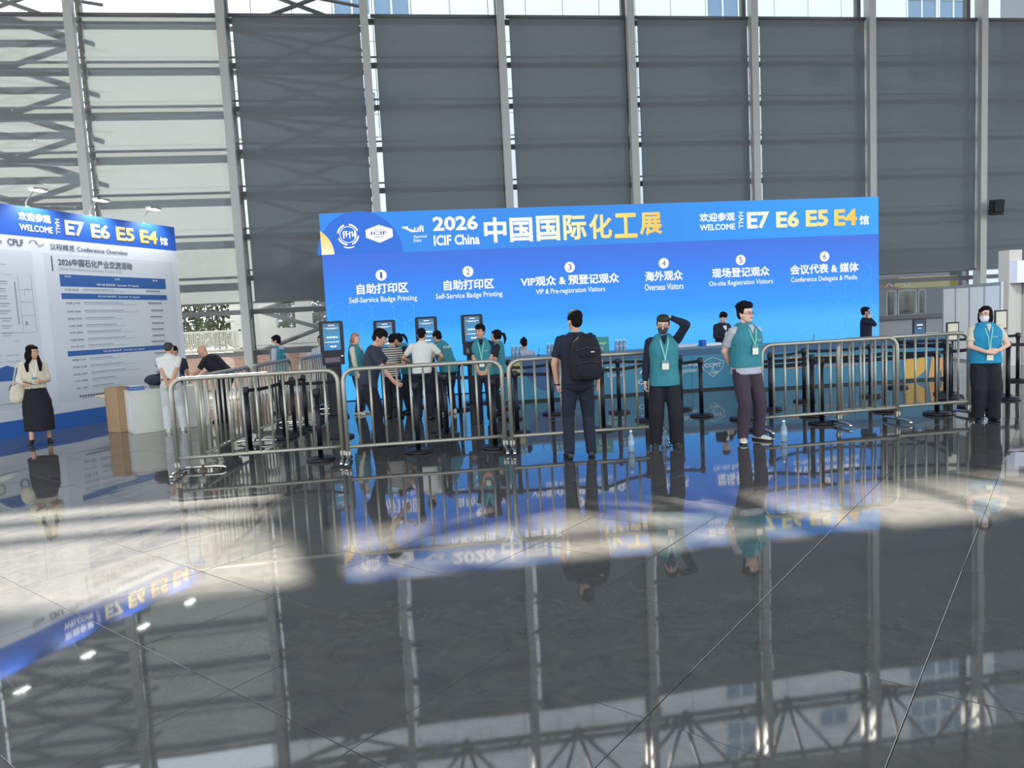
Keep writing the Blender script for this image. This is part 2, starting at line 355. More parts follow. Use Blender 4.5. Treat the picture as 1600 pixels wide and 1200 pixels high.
def shrub(x0, x1, y, z0, z1, n, col, label, seed):
    random.seed(seed); m = MB()
    for _ in range(n):
        c = Vector((random.uniform(x0, x1), y + random.uniform(-.5, .5), random.uniform(z0, z1))); s_ = random.uniform(.06, .14)
        a, b = Vector((random.uniform(-1, 1), random.uniform(-1, 1), random.uniform(-1, 1))).normalized() * s_, Vector((random.uniform(-1, 1), random.uniform(-1, 1), random.uniform(-1, 1))).normalized() * s_ * .5
        m.add([c - a, c + b, c + a, c - b + Vector((0, 0, .01))], [(0, 1, 2, 3)])
    t = empty('shrub', ((x0 + x1) / 2, y, 0)); tag(t, label, 'shrub')
    o = bpy.data.objects.new('foliage', m.mesh('foliage', col, fix=False)); COL.objects.link(o); o.parent = t; o.location = (-(x0 + x1) / 2, -y, 0); o['kind'] = 'stuff'
    st = MB()
    for i in range(max(2, int((x1 - x0) * 2))):
        x = random.uniform(x0, x1); st.tube([(x, y, 0), (x + random.uniform(-.1, .1), y, z1 * .9)], [.04, .02], 6)
    s2 = st.build('stems', mat('bark', (110, 96, 80), .9), t); s2.location = (-(x0 + x1) / 2, -y, 0); s2['kind'] = 'stuff'
LEAF = mat('green leaves', (76, 92, 44), .6, var=.5, vs_=6); LEAF2 = mat('dusty green leaves', (84, 92, 58), .7, var=.4, vs_=5)
shrub(-10.5, -5.3, 25.6, 1.2, 4.4, 9000, LEAF2, 'dense grey-green hedge behind the perforated screen, outside left', 3)
shrub(-4.5, -3.3, 25.4, 1.4, 3.6, 1500, LEAF, 'leafy green shrub in the first opening of the white outbuilding', 4)
shrub(-3.2, -1.9, 25.4, 1.4, 3.6, 1700, LEAF, 'yellow-green shrub in the second opening of the white outbuilding', 5)
# outside right: gate house with banner
gh = empty('gatehouse', (0, 24, 0)); tag(gh, 'grey gatehouse with sliding windows outside, right of the blue screen', 'building')
GHW = mat('blue grey cladding', (128, 140, 152), .6, var=.05); DKG = mat('dark interior shade', (40, 46, 56), .15)
MB().b2((15.9, 0, 0), (20.2, .2, 1.02)).b2((15.9, 0, 1.95), (20.2, .2, 3.2)).b2((15.9, 0, 1.02), (17.05, .2, 1.95)).b2((18.62, 0, 1.02), (20.2, .2, 1.95)).build('wall', GHW, gh)
MB().b2((17.0, .3, .9), (18.7, .34, 2.0)).build('interior_shade_sheet', DKG, gh)  # opaque dark sheet, its colour stands in for the shade inside the gatehouse
for xa, xb in ((17.05, 17.45), (17.5, 18.25), (18.3, 18.62)):
    w_ = MB().b2((xa, -.03, 1.02), (xa + .04, .1, 1.95)).b2((xb - .04, -.03, 1.02), (xb, .1, 1.95)).b2((xa, -.03, 1.9), (xb, .1, 1.95)).b2((xa, -.03, 1.02), (xb, .1, 1.06)).build('window', mat('pale window frame', (196, 204, 208), .5), gh)
    MB().b2((xa + .04, .02, 1.06), (xb - .04, .03, 1.9)).build('pane', GLASS, w_)
bn = empty('entrance_banner', (16.0, 23.965, 1.98)); tag(bn, 'maroon and yellow entrance banner hung above the gatehouse windows', 'banner')
MB().b2((0, 0, .0), (1.75, .03, .42)).build('banner_cloth', mat('maroon print', (120, 76, 84), .7), bn)
MB().add([(1.55, -.002, .42), (1.3, -.002, .1), (1.75, -.002, 0.02), (3.9, -.002, .02), (3.9, -.002, .42), (1.55, .03, .42), (1.3, .03, .1), (1.75, .03, .02), (3.9, .03, .02), (3.9, .03, .42)], [(0, 1, 2, 3, 4), (9, 8, 7, 6, 5), (0, 5, 6, 1), (1, 6, 7, 2), (2, 7, 8, 3), (3, 8, 9, 4), (4, 9, 5, 0)]).build('yellow_panel', mat('yellow print', (212, 200, 110), .7), bn)
WHINK = mat('white ink', (235, 235, 235), .7)
text('库', .42, .68, .08, .32, -.006, WHINK, bn, .01); text('入', .98, 1.3, .08, .34, -.006, WHINK, bn, .01); text('口', 1.72, 1.98, .1, .32, -.006, WHINK, bn, .01)
cl = MB().b2((13.3, 19.82, 0.02), (21, 19.86, 1.06)).build('spandrel_panel', mat('grey spandrel', (146, 148, 152), .6, var=.04), wall)

# ------------------------------------------------------------------ big blue screen
bx0, bx1, by, bzt, bzh = -1.78, 11.39, 16.3, 4.12, 3.23
scr = empty('registration_screen', (0, by, 0)); tag(scr, 'wide glowing blue registration screen wall numbered 1 to 6', 'screen')
ES = 1.0
MB().b2((bx0, .02, 0), (bx1, .3, bzt)).build('cabinet', mat('screen cabinet', (60, 66, 76), .5), scr)
hm = gradient_led('screen header blue', [(0, (10, 132, 232)), (1, (6, 152, 250)), (.45, (8, 128, 222))], 'X', bx0, bx1, ES)
MB().b2((bx0, 0, bzh), (bx1, .02, bzt)).build('header', hm, scr)
bm_ = gradient_led('screen body blue', [(0, (66, 176, 255)), (1, (38, 100, 214)), (.40, (56, 172, 255)), (.52, (6, 146, 250)), (.72, (8, 128, 238)), (.86, (24, 112, 226))], 'Z', 0, bzh, ES)
MB().b2((bx0, 0, 0.02), (bx1, .02, bzh)).build('body', bm_, scr)
WH = led('screen white', (252, 252, 255), ES)
GOLD = gradient_led('screen gold text', [(0, (255, 255, 240)), (1, (250, 196, 60)), (.45, (240, 240, 190)), (.8, (252, 208, 80))], 'X', 0, 1, ES)
def arc_poly(cx, cz, r, a0, a1, n, extra): return [(cx + r * math.cos(R(a0 + (a1 - a0) * i / n)), cz + r * math.sin(R(a0 + (a1 - a0) * i / n))) for i in range(n + 1)] + extra
def poly(pts, y, m, parent, name, t=.003):
    n = len(pts); vs = [(p[0], y, p[1]) for p in pts] + [(p[0], y + t, p[1]) for p in pts]
    return MB().add(vs, [tuple(range(n)), tuple(range(2 * n - 1, n - 1, -1))] + [(i, i + n, (i + 1) % n + n, (i + 1) % n) for i in range(n)]).build(name, m, parent)
poly(arc_poly(-.95, 3.23, .92, 0, 180, 20, []), -.004, led('screen mid blue', (36, 108, 216), ES), scr, 'arc_panel')
poly(arc_poly(-1.78 - .35, 3.235, .62, 0, 90 - 34, 12, [(bx0, 3.235)]), -.010, gradient_led('screen yellow fan', [(0, (255, 244, 200)), (1, (246, 190, 40))], 'Z', 3.2, 3.8, ES), scr, 'yellow_fan')
def ring(cx, cz, r0, r1, a0, a1, n=24):
    pts = []
    for i in range(n + 1): a = R(a0 + (a1 - a0) * i / n); pts.append((cx + r1 * math.cos(a), cz + r1 * math.sin(a)))
    for i in range(n, -1, -1): a = R(a0 + (a1 - a0) * i / n); pts.append((cx + r0 * math.cos(a), cz + r0 * math.sin(a)))
    return pts
def strip_ring(cx, cz, r0, r1, a0, a1, y, m, parent, name, n=20):
    b = MB()
    for i in range(n):
        a, c = R(a0 + (a1 - a0) * i / n), R(a0 + (a1 - a0) * (i + 1) / n)
        b.add([(cx + q * math.cos(w), y + d, cz + q * math.sin(w)) for d in (0, .002) for w, q in ((a, r0), (a, r1), (c, r1), (c, r0))], [(0, 1, 2, 3), (7, 6, 5, 4), (0, 4, 5, 1), (1, 5, 6, 2), (2, 6, 7, 3), (3, 7, 4, 0)])
    return b.build(name, m, parent)
strip_ring(-1.19, 3.65, .165, .18, 0, 360, -.012, WH, scr, 'emblem_ring', 28)
for a in (20, 110, 200, 290): strip_ring(-1.19, 3.65, .2, .235, a, a + 62, -.012, WH, scr, 'emblem_ring', 10)
strip_ring(-1.19, 3.63, .25, .275, 245, 295, -.012, WH, scr, 'emblem_ring', 8)
bars([(-1.30, -1.27, 3.57, 3.72), (-1.30, -1.2, 3.70, 3.725), (-1.24, -1.215, 3.6, 3.7), (-1.27, -1.17, 3.65, 3.665), (-1.17, -1.145, 3.57, 3.72), (-1.17, -1.09, 3.68, 3.70), (-1.11, -1.085, 3.6, 3.72), (-1.085, -1.06, 3.63, 3.66), (-1.06, -1.03, 3.57, 3.72)], WH, scr, -.012, 'emblem_strokes')
poly([(-.81, 3.57), (-.52, 3.45), (-.23, 3.57), (-.23, 3.74), (-.52, 3.84), (-.81, 3.74)], -.012, WH, scr, 'hexagon_badge')
BLT = led('screen logo blue', (40, 80, 170), ES)
text('ICIF', -.7, -.36, 3.62, 3.7, -.016, BLT, scr, .02); bars([(-.66, -.4, 3.735, 3.742), (-.62, -.44, 3.572, 3.585), (-.72, -.66, 3.66, 3.665), (-.38, -.32, 3.66, 3.665)], BLT, scr, -.016)
poly([(-.03, 3.78), (.12, 3.785), (.1, 3.75), (.17, 3.66), (.27, 3.655), (.27, 3.68), (.2, 3.69), (.14, 3.70), (.07, 3.73), (0, 3.745)], -.012, WH, scr, 'logo_wing')
text('ufi', .24, .45, 3.655, 3.80, -.012, WH, scr, .03); text('Approved', .22, .51, 3.51, 3.59, -.012, WH, scr, .01); text('Event', .22, .39, 3.44, 3.51, -.012, WH, scr, .01)
text('2026', .66, 1.66, 3.66, 3.98, -.012, WH, scr, .04); text('ICIF China', .66, 1.68, 3.34, 3.57, -.012, WH, scr, .035)
text('中国', 1.79, 2.89, 3.36, 3.92, -.012, WH, scr, .035)
def gold(stops): return gradient_led('screen gold ' + str(stops[0]), [(0, stops[0]), (1, stops[1])], 'X', 0, 1, ES)
gc = [((250, 252, 235), (230, 236, 190)), ((240, 238, 180), (240, 224, 150)), ((244, 226, 140), (246, 214, 110)), ((248, 218, 100), (250, 208, 84)), ((250, 206, 80), (246, 192, 58))]
for ch, a, g_ in zip('国际化工展', (2.98, 3.6, 4.2, 4.8, 5.4), gc): text(ch, a, a + .54, 3.36, 3.92, -.012, gold(g_), scr, .035)
text('欢迎参观', 6.85, 7.72, 3.66, 3.86, -.012, WH, scr, .03); text('WELCOME', 6.85, 7.72, 3.46, 3.6, -.012, WH, scr, .03)
text('HALL', 7.81, 7.93, 3.47, 3.86, -.012, WH, scr, .01, rot='down')
for s_, a, b, g_ in (('E7', 8.02, 8.58, gc[0]), ('E6', 8.75, 9.33, gc[1]), ('E5', 9.5, 10.08, gc[2]), ('E4', 10.23, 10.82, gc[4])): text(s_, a, b, 3.46, 3.85, -.012, gold(g_), scr, .045)
text('馆', 10.88, 11.13, 3.46, 3.69, -.012, WH, scr, .03)
DG = led('screen dark grey', (70, 84, 110), ES)
for i, (x, zh, en, a, b, c, d) in enumerate(((-.54, '自助打印区', 'Self-Service Badge Printing', -1.09, .03, -1.27, .21), (1.38, '自助打印区', 'Self-Service Badge Printing', .82, 1.95, .63, 2.13),
        (3.71, 'VIP观众 & 预登记观众', 'VIP & Pre-registration Visitors', 2.56, 4.86, 2.9, 4.52), (5.95, '海外观众', 'Overseas Visitors', 5.48, 6.4, 5.47, 6.41),
        (7.84, '现场登记观众', 'On-site Registration Visitors', 7.12, 8.56, 7.04, 8.64), (9.97, '会议代表 & 媒体', 'Conference Delegate & Media', 9.08, 10.85, 9.1, 10.81))):
    poly([(x + .12 * math.cos(R(k * 15)), 2.745 + .12 * math.sin(R(k * 15))) for k in range(24)], -.012, WH, scr, 'number_disc')
    text(str(i + 1), x - (.024 if i == 0 else .043), x + (.024 if i == 0 else .043), 2.675, 2.815, -.016, DG, scr, .004)
    text(zh, a, b, 2.34, 2.575, -.012, WH, scr, .032); text(en, c, d, 2.13, 2.28, -.012, WH, scr, .009)
HEX = led('screen pale hex line', (78, 170, 250), ES)
def hexes(cells_, r):
    b = MB(); seen = set()
    for cx, cz in cells_:
        P_ = [(cx + r * math.cos(R(30 + 60 * k)), cz + r * math.sin(R(30 + 60 * k))) for k in range(6)]
        for k in range(6):
            p, q = P_[k], P_[(k + 1) % 6]; key = tuple(sorted(((round(p[0], 1), round(p[1], 1)), (round(q[0], 1), round(q[1], 1)))))
            if key in seen: continue
            seen.add(key); b.tube([(p[0], -.004, p[1]), (q[0], -.004, q[1])], .0055, 4)
        for p in P_[::2]: b.ell((p[0], -.004, p[1]), (.018, .004, .018), 6)
    return b.build('molecule_lines', HEX, scr)
r_ = .26; w3 = r_ * math.sqrt(3)
hexes([(-1.5, 1.95), (-1.5 + w3, 1.95), (-.55, 2.02 - .1), (-.55 + w3, 1.92), (-1.27, 1.56), (-.32, 1.53), (-1.5, 1.15), (-.1, 1.9)], r_)
hexes([(9.6 + w3 * i + (w3 / 2 if j % 2 else 0), .75 + r_ * 1.5 * j) for i, j in ((0, 0), (1, 0), (2, 0), (3, 0), (0, 1), (1, 1), (2, 1), (3, 1), (1, 2), (2, 2), (3, 2), (0, 3), (1, 3), (2, 3), (0, 2), (2, 4), (3, 4)) if 9.6 + w3 * i + (w3 / 2 if j % 2 else 0) + w3 / 2 < 11.36], r_)

# ------------------------------------------------------------------ conference board at the left
A = Vector((-7.1, 13.7, 0)); B = Vector((-5.2, 17.6, 0)); ud = (B - A).normalized()
cb = empty('conference_board', A, math.atan2(ud.y, ud.x)); tag(cb, 'large white conference overview board with blue header at the left', 'board')
BW = mat('printed board white', (214, 219, 226), .6); BH = mat('printed header blue', (44, 92, 186), .45)
MB().b2((-2.8, .02, 0), (4.4, .42, 4.12)).build('box_frame', mat('board side', (196, 200, 208), .6), cb)
MB().b2((-2.8, 0, .3), (4.4, .02, 3.58)).build('board_face', BW, cb)
MB().b2((-2.8, 0, 3.58), (4.4, .02, 4.12)).build('header', BH, cb)
MB().b2((-2.8, 0, 0), (4.4, .02, .3)).build('base_band', mat('base band blue', (50, 104, 184), .5), cb)
PW = mat('panel pale grey', (203, 209, 216), .65)
bars([(1.05, 4.25, .5, 3.32), (-2.7, .82, .5, 3.32)], PW, cb, 0, 'print_panel', .003)
WHI = mat('white print', (245, 245, 245), .5)
text('欢迎参观', .64, 1.28, 3.86, 4.02, -.006, WHI, cb, .03); text('WELCOME', .64, 1.3, 3.68, 3.8, -.006, WHI, cb, .03); text('HALL', 1.37, 1.46, 3.68, 3.97, -.006, WHI, cb, .01, rot='down')
for s_, a, b, c_ in (('E7', 1.57, 2.0, (240, 236, 200)), ('E6', 2.15, 2.6, (244, 226, 160)), ('E5', 2.76, 3.23, (240, 204, 120)), ('E4', 3.38, 3.87, (240, 186, 90))): text(s_, a, b, 3.68, 3.97, -.006, mat('gold ink ' + s_, c_, .5), cb, .045)
text('馆', 3.93, 4.16, 3.68, 3.86, -.006, WHI, cb, .03)
text('议程概览 Conference Overview', 1.2, 3.0, 3.38, 3.5, -.008, mat('slate ink', (78, 88, 108), .6), cb, .012)
text('2026中国石化产业交流活动', 1.34, 3.08, 3.09, 3.24, -.008, mat('slate ink', (78, 88, 108), .6), cb, .022)
text('China Petrochemical Industry Forum 2026', 1.34, 2.8, 2.99, 3.07, -.008, INKL, cb, .0)
bars([(1.2, 1.225, 2.98, 3.26)], INKD, cb, -.003)
text('CPLF', .38, .68, 3.4, 3.52, -.008, INKD, cb, .02); text('China', .05, .28, 3.42, 3.5, -.008, INKD, cb, .01); strip_ring(.88, 3.43, .09, .1, 30, 160, -.008, INKD, cb, 'logo_swoosh', 10); strip_ring(1.0, 3.53, .09, .1, 200, 330, -.008, INKD, cb, 'logo_swoosh', 10)
bars([(1.34, 3.98, 2.70, 2.93), (1.34, 3.98, 2.46, 2.57), (1.34, 3.98, 1.36, 1.46)], BLUEP, cb, -.003, 'table_band', .002)
text('时间', 1.45, 1.58, 2.87, 2.91, -.008, WHI, cb); text('主题', 2.6, 2.73, 2.86, 2.9, -.008, WHI, cb); text('地点', 3.6, 3.75, 2.86, 2.9, -.008, WHI, cb)
text('9月14日 会议安排   September 14 | Agenda', 2.15, 3.2, 2.72, 2.78, -.008, WHI, cb)
text('9月15日 会议安排   September 15 | Agenda', 2.15, 3.2, 2.49, 2.54, -.008, WHI, cb)
text('9月16日 会议安排   September 16 | Agenda', 2.15, 3.2, 1.385, 1.435, -.008, WHI, cb)
random.seed(11); INKM = mat('mid grey ink', (118, 124, 136), .7)
for z, tm in ((2.64, '13:30-18:00'), (2.38, '09:00-17:00'), (2.22, '13:00-18:00'), (2.08, '09:00-17:00'), (1.94, '13:00-18:00'), (1.81, '14:00-18:00'), (1.67, '13:00-18:00'), (1.54, '9月16日 全天'), (1.28, '09:00-17:30'), (1.14, '09:00-12:30'), (1.0, '09:00-17:00'), (.87, '13:30-18:00'), (.73, '全天')):
    text(tm, 1.42, 1.72, z - .018, z + .018, -.008, INKD, cb, .004)
    ln = random.uniform(.5, .95)
    bl = []
    x = 1.82
    while x < 1.82 + ln: w = random.uniform(.03, .07); bl.append((x, x + w, z + .01, z + .022)); x += w + .008
    bars(bl, INKM, cb, -.003); bars([(1.82, 1.82 + ln * random.uniform(1.2, 1.6), z - .02, z - .013)], INKL, cb, -.003)
    a = random.uniform(3.4, 3.5); bars([(a + i * .05, a + i * .05 + .04, z + .002, z + .022) for i in range(int((3.9 - a) / .05) - 1)], INKD, cb, -.003); bars([(a + .02, 3.84, z - .022, z - .014)], INKL, cb, -.003)
bars([(1.5 + i * .06, 1.545 + i * .06, .555, .585) for i in range(28)] + [(1.56, 2.9, .53, .54)], INKD, cb, -.003)
# floor-plan map printed on the left half
mb_ = []
for i in range(8):
    z = 2.75 - i * .13
    for j in range(11):
        x = -2.5 + j * .26
        mb_.append((x, x + random.uniform(.15, .22), z, z + .018)); mb_.append((x + .02, x + random.uniform(.14, .2), z - .04, z - .028))
mb_ += [(.42, .445, 2.0, 2.75), (-2.6, .4, 2.88, 2.885), (-2.6, .75, 1.85, 1.856), (.75, .755, 1.85, 2.9), (.5, .505, 1.9, 2.85), (.5, .75, 2.62, 2.626), (.5, .75, 2.4, 2.406), (.5, .75, 2.15, 2.156), (.6, .7, 2.62, 2.63), (.55, .6, 1.98, 2.05), (.6, .605, 2.5, 2.62), (.2, .32, 3.05, 3.06), (.3, .4, 1.7, 1.71)]
bars(mb_, INKL, cb, -.003, 'floor_plan')
bars([(-2.5 + i * .33, -2.5 + i * .33 + .24, 1.45 - j * .11, 1.462 - j * .11) for i in range(10) for j in range(5)], INKL, cb, -.003, 'caption_lines')
for i in range(5): strip_ring(-1.6 + i * .45, .85, .06, .1, 0, 360, -.003, INKL, cb, 'round_stamp', 12)
bars([(-2.5, .5, .6, .615)], INKL, cb, -.003, 'caption_lines')
poly([(-.35, 1.02), (.3, 1.0), (.42, 1.18), (.12, 1.28), (-.1, 1.22)], -.006, BLUEP, cb, 'printed_hall_sketch')
# arm lamps standing on top of the board
for i, u_ in enumerate((3.6, 2.25, .9, -.45)):
    p = A + ud * u_; lab = ['arm lamp at the right end of the white conference board', 'arm lamp above the letters E6 of the conference board', 'arm lamp above WELCOME on the conference board', 'arm lamp leftmost on the conference board top'][i]
    a = empty('arm_lamp', (p.x, p.y, 4.12), math.atan2(ud.y, ud.x)); tag(a, 'thin silver ' + lab, 'lamp', 'arm lamps on the conference board')
    MB().tube([(0, .1, 0), (0, .1, .1), (.02, -.05, .26), (.03, -.16, .3)], .012, 8).b2((-.03, .06, -.0), (.03, .14, .03)).build('arm', mat('silver lamp metal', (170, 172, 172), .35, .7), a, True)
    MB().b2((-.13, -.28, .28), (.17, -.14, .325)).build('lamp_head', mat('silver lamp metal', (170, 172, 172), .35, .7), a)
    MB().b2((-.11, -.27, .274), (.15, -.15, .28)).build('light_panel', led('lamp glow', (255, 255, 250), 9), a)
    ll = bpy.data.lights.new('board_light', 'SPOT'); ll.energy = 95; ll.spot_size = R(130); ll.spot_blend = .7; ll.shadow_soft_size = .08; lo = bpy.data.objects.new('board_light', ll); COL.objects.link(lo); lo.parent = a; lo.location = (.02, -.3, .27)
    lo.rotation_euler = Vector((0, .32, -1)).to_track_quat('-Z', 'Y').to_euler()

# ------------------------------------------------------------------ crowd barriers
def barrier_mesh():
    L, Ht, zb, r = 1.92, 1.14, .2, .14
    path = [(0, 0, .03), (0, 0, Ht - r)] + [(r - r * math.cos(R(a)), 0, Ht - r + r * math.sin(R(a))) for a in (22, 45, 68, 90)] + [(L - r + r * math.sin(R(a)), 0, Ht - r + r * math.cos(R(a))) for a in (0, 22, 45, 68, 90)] + [(L, 0, .03)]
    fr = MB().tube(path, .027, 10).mesh('frame', STEEL, True)
    rail = MB().tube([(0, 0, zb), (L, 0, zb)], .022, 8).mesh('bottom_rail', STEEL, True)
    bar = MB().tube([(0, 0, zb), (0, 0, Ht)], .0145, 8).mesh('upright', STEEL, True)
    ft = MB().tube([(0, -.27, .022), (0, -.24, .045), (0, -.15, .05), (0, .15, .05), (0, .24, .045), (0, .27, .022)], .02, 8).tube([(0, -.0, .05), (0, 0, .12)], .027, 8).mesh('foot', CHROME, True)
    clp = MB().b2((-.03, -.025, .1), (.03, .025, .15)).mesh('clamp', STEEL)
    return fr, rail, bar, ft, clp
BMS = barrier_mesh(); BTP = None
def barrier(p0, p1, label, feet=(1, 1)):
    d = Vector((p1[0] - p0[0], p1[1] - p0[1])); a = math.atan2(d.y, d.x)
    t = empty('crowd_barrier', (p0[0], p0[1], 0), a); tag(t, label, 'barrier', 'steel crowd barriers')
    inst('frame', BMS[0], t); inst('bottom_rail', BMS[1], t)
    for i in range(11): inst('upright', BMS[2], t, (.16 * (i + 1), 0, 0))
    for x, f in ((0, feet[0]), (1.92, feet[1])):
        if f: inst('foot', BMS[3], t, (x, 0, 0))
        inst('clamp', BMS[4], t, (x, 0, 0))
    return t
barrier((-2.82, 8.93), (-.9, 8.93), 'steel crowd barrier at the left front corner of the queue')
barrier((-.83, 8.86), (1.1, 8.80), 'steel crowd barrier in front of the person looking at a phone', (1, 1))
barrier((1.17, 8.75), (3.08, 8.68), 'steel crowd barrier behind the standing man with the backpack')
bt_ = barrier((4.46, 8.74), (6.38, 8.76), 'steel crowd barrier right of the curly-haired staff member')
MB().tube([(.62, 0, .2), (.70, 0, .2)], .021, 8).build('black_tape', BLACKPL, bt_)
barrier((5.6, 8.86), (7.52, 8.86), 'steel crowd barrier ending behind the masked woman on the right')
barrier((-2.58, 9.1), (-2.36, 10.98), 'steel crowd barrier running back from the left corner, nearest')
barrier((-2.33, 11.05), (-2.1, 12.93), 'second steel barrier running back on the left side')
barrier((-1.9, 12.75), (-1.66, 14.62), 'farthest steel barrier running back, beside the leftmost kiosk')
# ------------------------------------------------------------------ belt posts
bp_base = MB().lathe((0, 0, 0), [(.175, 0), (.18, .012), (.178, .03), (.15, .042), (.04, .055)], 24).mesh('base', BLACK, True)
bp_post = MB().tube([(0, 0, .03), (0, 0, .84)], .032, 14).mesh('post', BLACK, True)
bp_head = MB().lathe((0, 0, .80), [(.034, 0), (.043, .01), (.043, .09), (.036, .1), (.01, .105)], 14).mesh('belt_head', BLACKPL, True)
def posts(pts, row, label, closed=True, belts=True, zz=.0):
    prev = []
    for i, (x, y) in enumerate(pts):
        t = empty('belt_post', (x, y, 0)); tag(t, label % (ORD[i] + ' from left' if len(pts) > 1 else ''), 'belt post', row)
        inst('base', bp_base, t); inst('post', bp_post, t); inst('belt_head', bp_head, t); prev.append(t)
        if belts and i < len(pts) - 1:
            dx, dy = pts[i + 1][0] - x, pts[i + 1][1] - y; L = math.hypot(dx, dy); a = math.atan2(dy, dx); n = 8; b = MB()
            for k in range(n):
                u0, u1 = k / n, (k + 1) / n; s0, s1 = -.02 * 4 * u0 * (1 - u0), -.02 * 4 * u1 * (1 - u1)
                q = [(.04 + (L - .08) * u0, s0), (.04 + (L - .08) * u1, s1)]
                b.add([(q[0][0], -.001, .825 + q[0][1]), (q[1][0], -.001, .825 + q[1][1]), (q[1][0], -.001, .875 + q[1][1]), (q[0][0], -.001, .875 + q[0][1]),
                       (q[0][0], .001, .825 + q[0][1]), (q[1][0], .001, .825 + q[1][1]), (q[1][0], .001, .875 + q[1][1]), (q[0][0], .001, .875 + q[0][1])],
                      [(0, 1, 2, 3), (7, 6, 5, 4), (0, 4, 5, 1), (3, 2, 6, 7)])
            o = b.build('belt', BELT, t); o.rotation_euler = (0, 0, a)
    return prev
posts([(-2.28, 10.3), (-1.98, 11.3), (-1.9, 11.75), (-1.78, 12.2)], 'left side belt row', 'black belt post of the left side row, %s')
posts([(-1.98, 11.32), (-1.1, 11.0)], 'belt beside kiosk', 'black belt post of the short row near the leftmost kiosk, %s')
posts([(-1.2, 9.2), (.02, 9.25), (1.0, 9.12)], 'front left row', 'black belt post close behind the left barriers, %s', belts=False)
posts([(.85, 13.35), (1.75, 13.05)], 'row in front of kiosks', 'black belt post of the row before the kiosks, %s')
posts([(.45, 10.45), (1.45, 10.2), (2.66, 9.95), (3.49, 10.5), (4.38, 10.54)], 'middle belt row', 'black belt post of the middle queue row, %s')
posts([(.38, 10.9)], 'single post', 'single black belt post standing among the people at the kiosks%s')
posts([(1.58, 11.66), (2.31, 11.9), (3.36, 11.52), (4.38, 11.38)], 'rear belt row', 'black belt post of the rear queue row, %s')
posts([(4.76, 9.96), (5.75, 9.75), (6.9, 9.75), (8.1, 9.5)], 'right belt row', 'black belt post of the right middle row, %s')
posts([(4.52, 9.0), (5.5, 9.1), (7.25, 9.12)], 'front right row', 'black belt post close behind the right barriers, %s')
posts([(5.59, 10.68), (6.52, 11.3), (7.73, 11.3), (8.9, 11.0)], 'right rear belt row', 'black belt post of the right rear row, %s')
posts([(9.12, 9.95), (10.6, 10.1)], 'far right row', 'black belt post at the right edge behind the masked woman, %s')
posts([(8.4, 10.3), (8.9, 12.2), (11.2, 12.0)], 'far right back row', 'black belt post of the back row at the right edge, %s')
def sign_post(x, y, z, label):
    t = empty('sign_holder', (x, y, 0)); tag(t, label, 'sign')
    inst('base', bp_base, t); MB().tube([(0, 0, .03), (0, 0, z)], .016, 10).build('post', BLACK, t, True)
    MB().rbox((0, 0, z + .15), (.22, .02, .31), .01, 2).build('sign_frame', BLACKPL, t); MB().b2((-.09, -.014, z + .02), (.09, -.009, z + .28)).build('paper', mat('cream paper', (216, 210, 190), .7), t)
sign_post(8.7, 10.6, .92, 'small framed paper sign on a black post left of the masked woman')
sign_post(9.3, 10.3, 1.08, 'small framed paper sign on a black post right of the masked woman')

# ------------------------------------------------------------------ kiosks
def kiosk():
    t = empty('badge_kiosk')
    MB().cbox((0, .02, .02), (.42, .42, .04), .03).build('base', BLACK, t)
    MB().cbox((0, .05, .52), (.26, .16, .98), .02).build('column', BLACKPL, t)
    MB().rbox((0, 0, 1.08), (.4, .24, .22), .02, 3).build('printer_box', BLACKPL, t)
    MB().b2((-.15, -.126, 1.02), (.12, -.12, 1.11)).build('badge_tray', mat('tray grey', (110, 104, 112), .4), t)
    MB().b2((.145, -.126, 1.12), (.175, -.12, 1.14)).build('indicator', led('indicator', (230, 240, 255), 1.5), t)
    MB().b2((-.16, -.09, 1.005), (.16, .0, 1.02)).build('slot', BLACK, t)
    h = MB().rbox((0, 0, 1.47), (.43, .06, .60), .04, 4).build('screen_housing', BLACKPL, t)
    sc = MB().b2((-.15, -.033, 1.24), (.15, -.03, 1.73)).build('display', gradient_led('kiosk display', [(0, (34, 110, 170)), (1, (60, 98, 130)), (.55, (50, 130, 176))], 'Z', 1.24, 1.73, 1.15), t)
    kw = led('kiosk white', (226, 236, 242), 1.2)
    bars([(-.05, .06, 1.685, 1.70), (-.13, .13, 1.64, 1.648), (-.08, .08, 1.625, 1.632), (-.09, -.045, 1.46, 1.49), (-.035, .01, 1.46, 1.49), (.02, .065, 1.46, 1.49), (.075, .11, 1.46, 1.485), (-.13, -.1, 1.38, 1.395), (-.09, -.05, 1.38, 1.395), (-.04, .06, 1.38, 1.395), (.07, .12, 1.38, 1.395)], kw, t, -.034, 'display_text')
    poly([(-.15, 1.50), (-.13, 1.46), (-.06, 1.40), (-.15, 1.36)], -.036, led('kiosk slope', (140, 160, 176), .6), t, 'display_picture')
    poly([(-.05, 1.30), (-.02, 1.33), (.02, 1.31), (.06, 1.33), (.08, 1.30), (.03, 1.29)], -.036, kw, t, 'display_emblem')
    return t
kk = kiosk()
for i, (x, y, s_, l_) in enumerate(((-1.42, 13.6, 1.0, 'black badge kiosk at the left edge of the blue screen'), (-.48, 14.3, .985, 'black badge kiosk behind the person looking at a phone'), (.33, 14.3, 1.0, 'black badge kiosk used by the man in the white shirt'), (1.23, 14.3, 1.0, 'black badge kiosk behind the front-facing staff member'))):
    o = kk if i == 0 else copy_tree(kk); o.location = (x, y, 0); o.scale = (s_,) * 3; o.rotation_euler = (0, 0, [R(8), R(4), R(2), R(0)][i]); tag(o, l_, 'kiosk', 'badge printing kiosks')

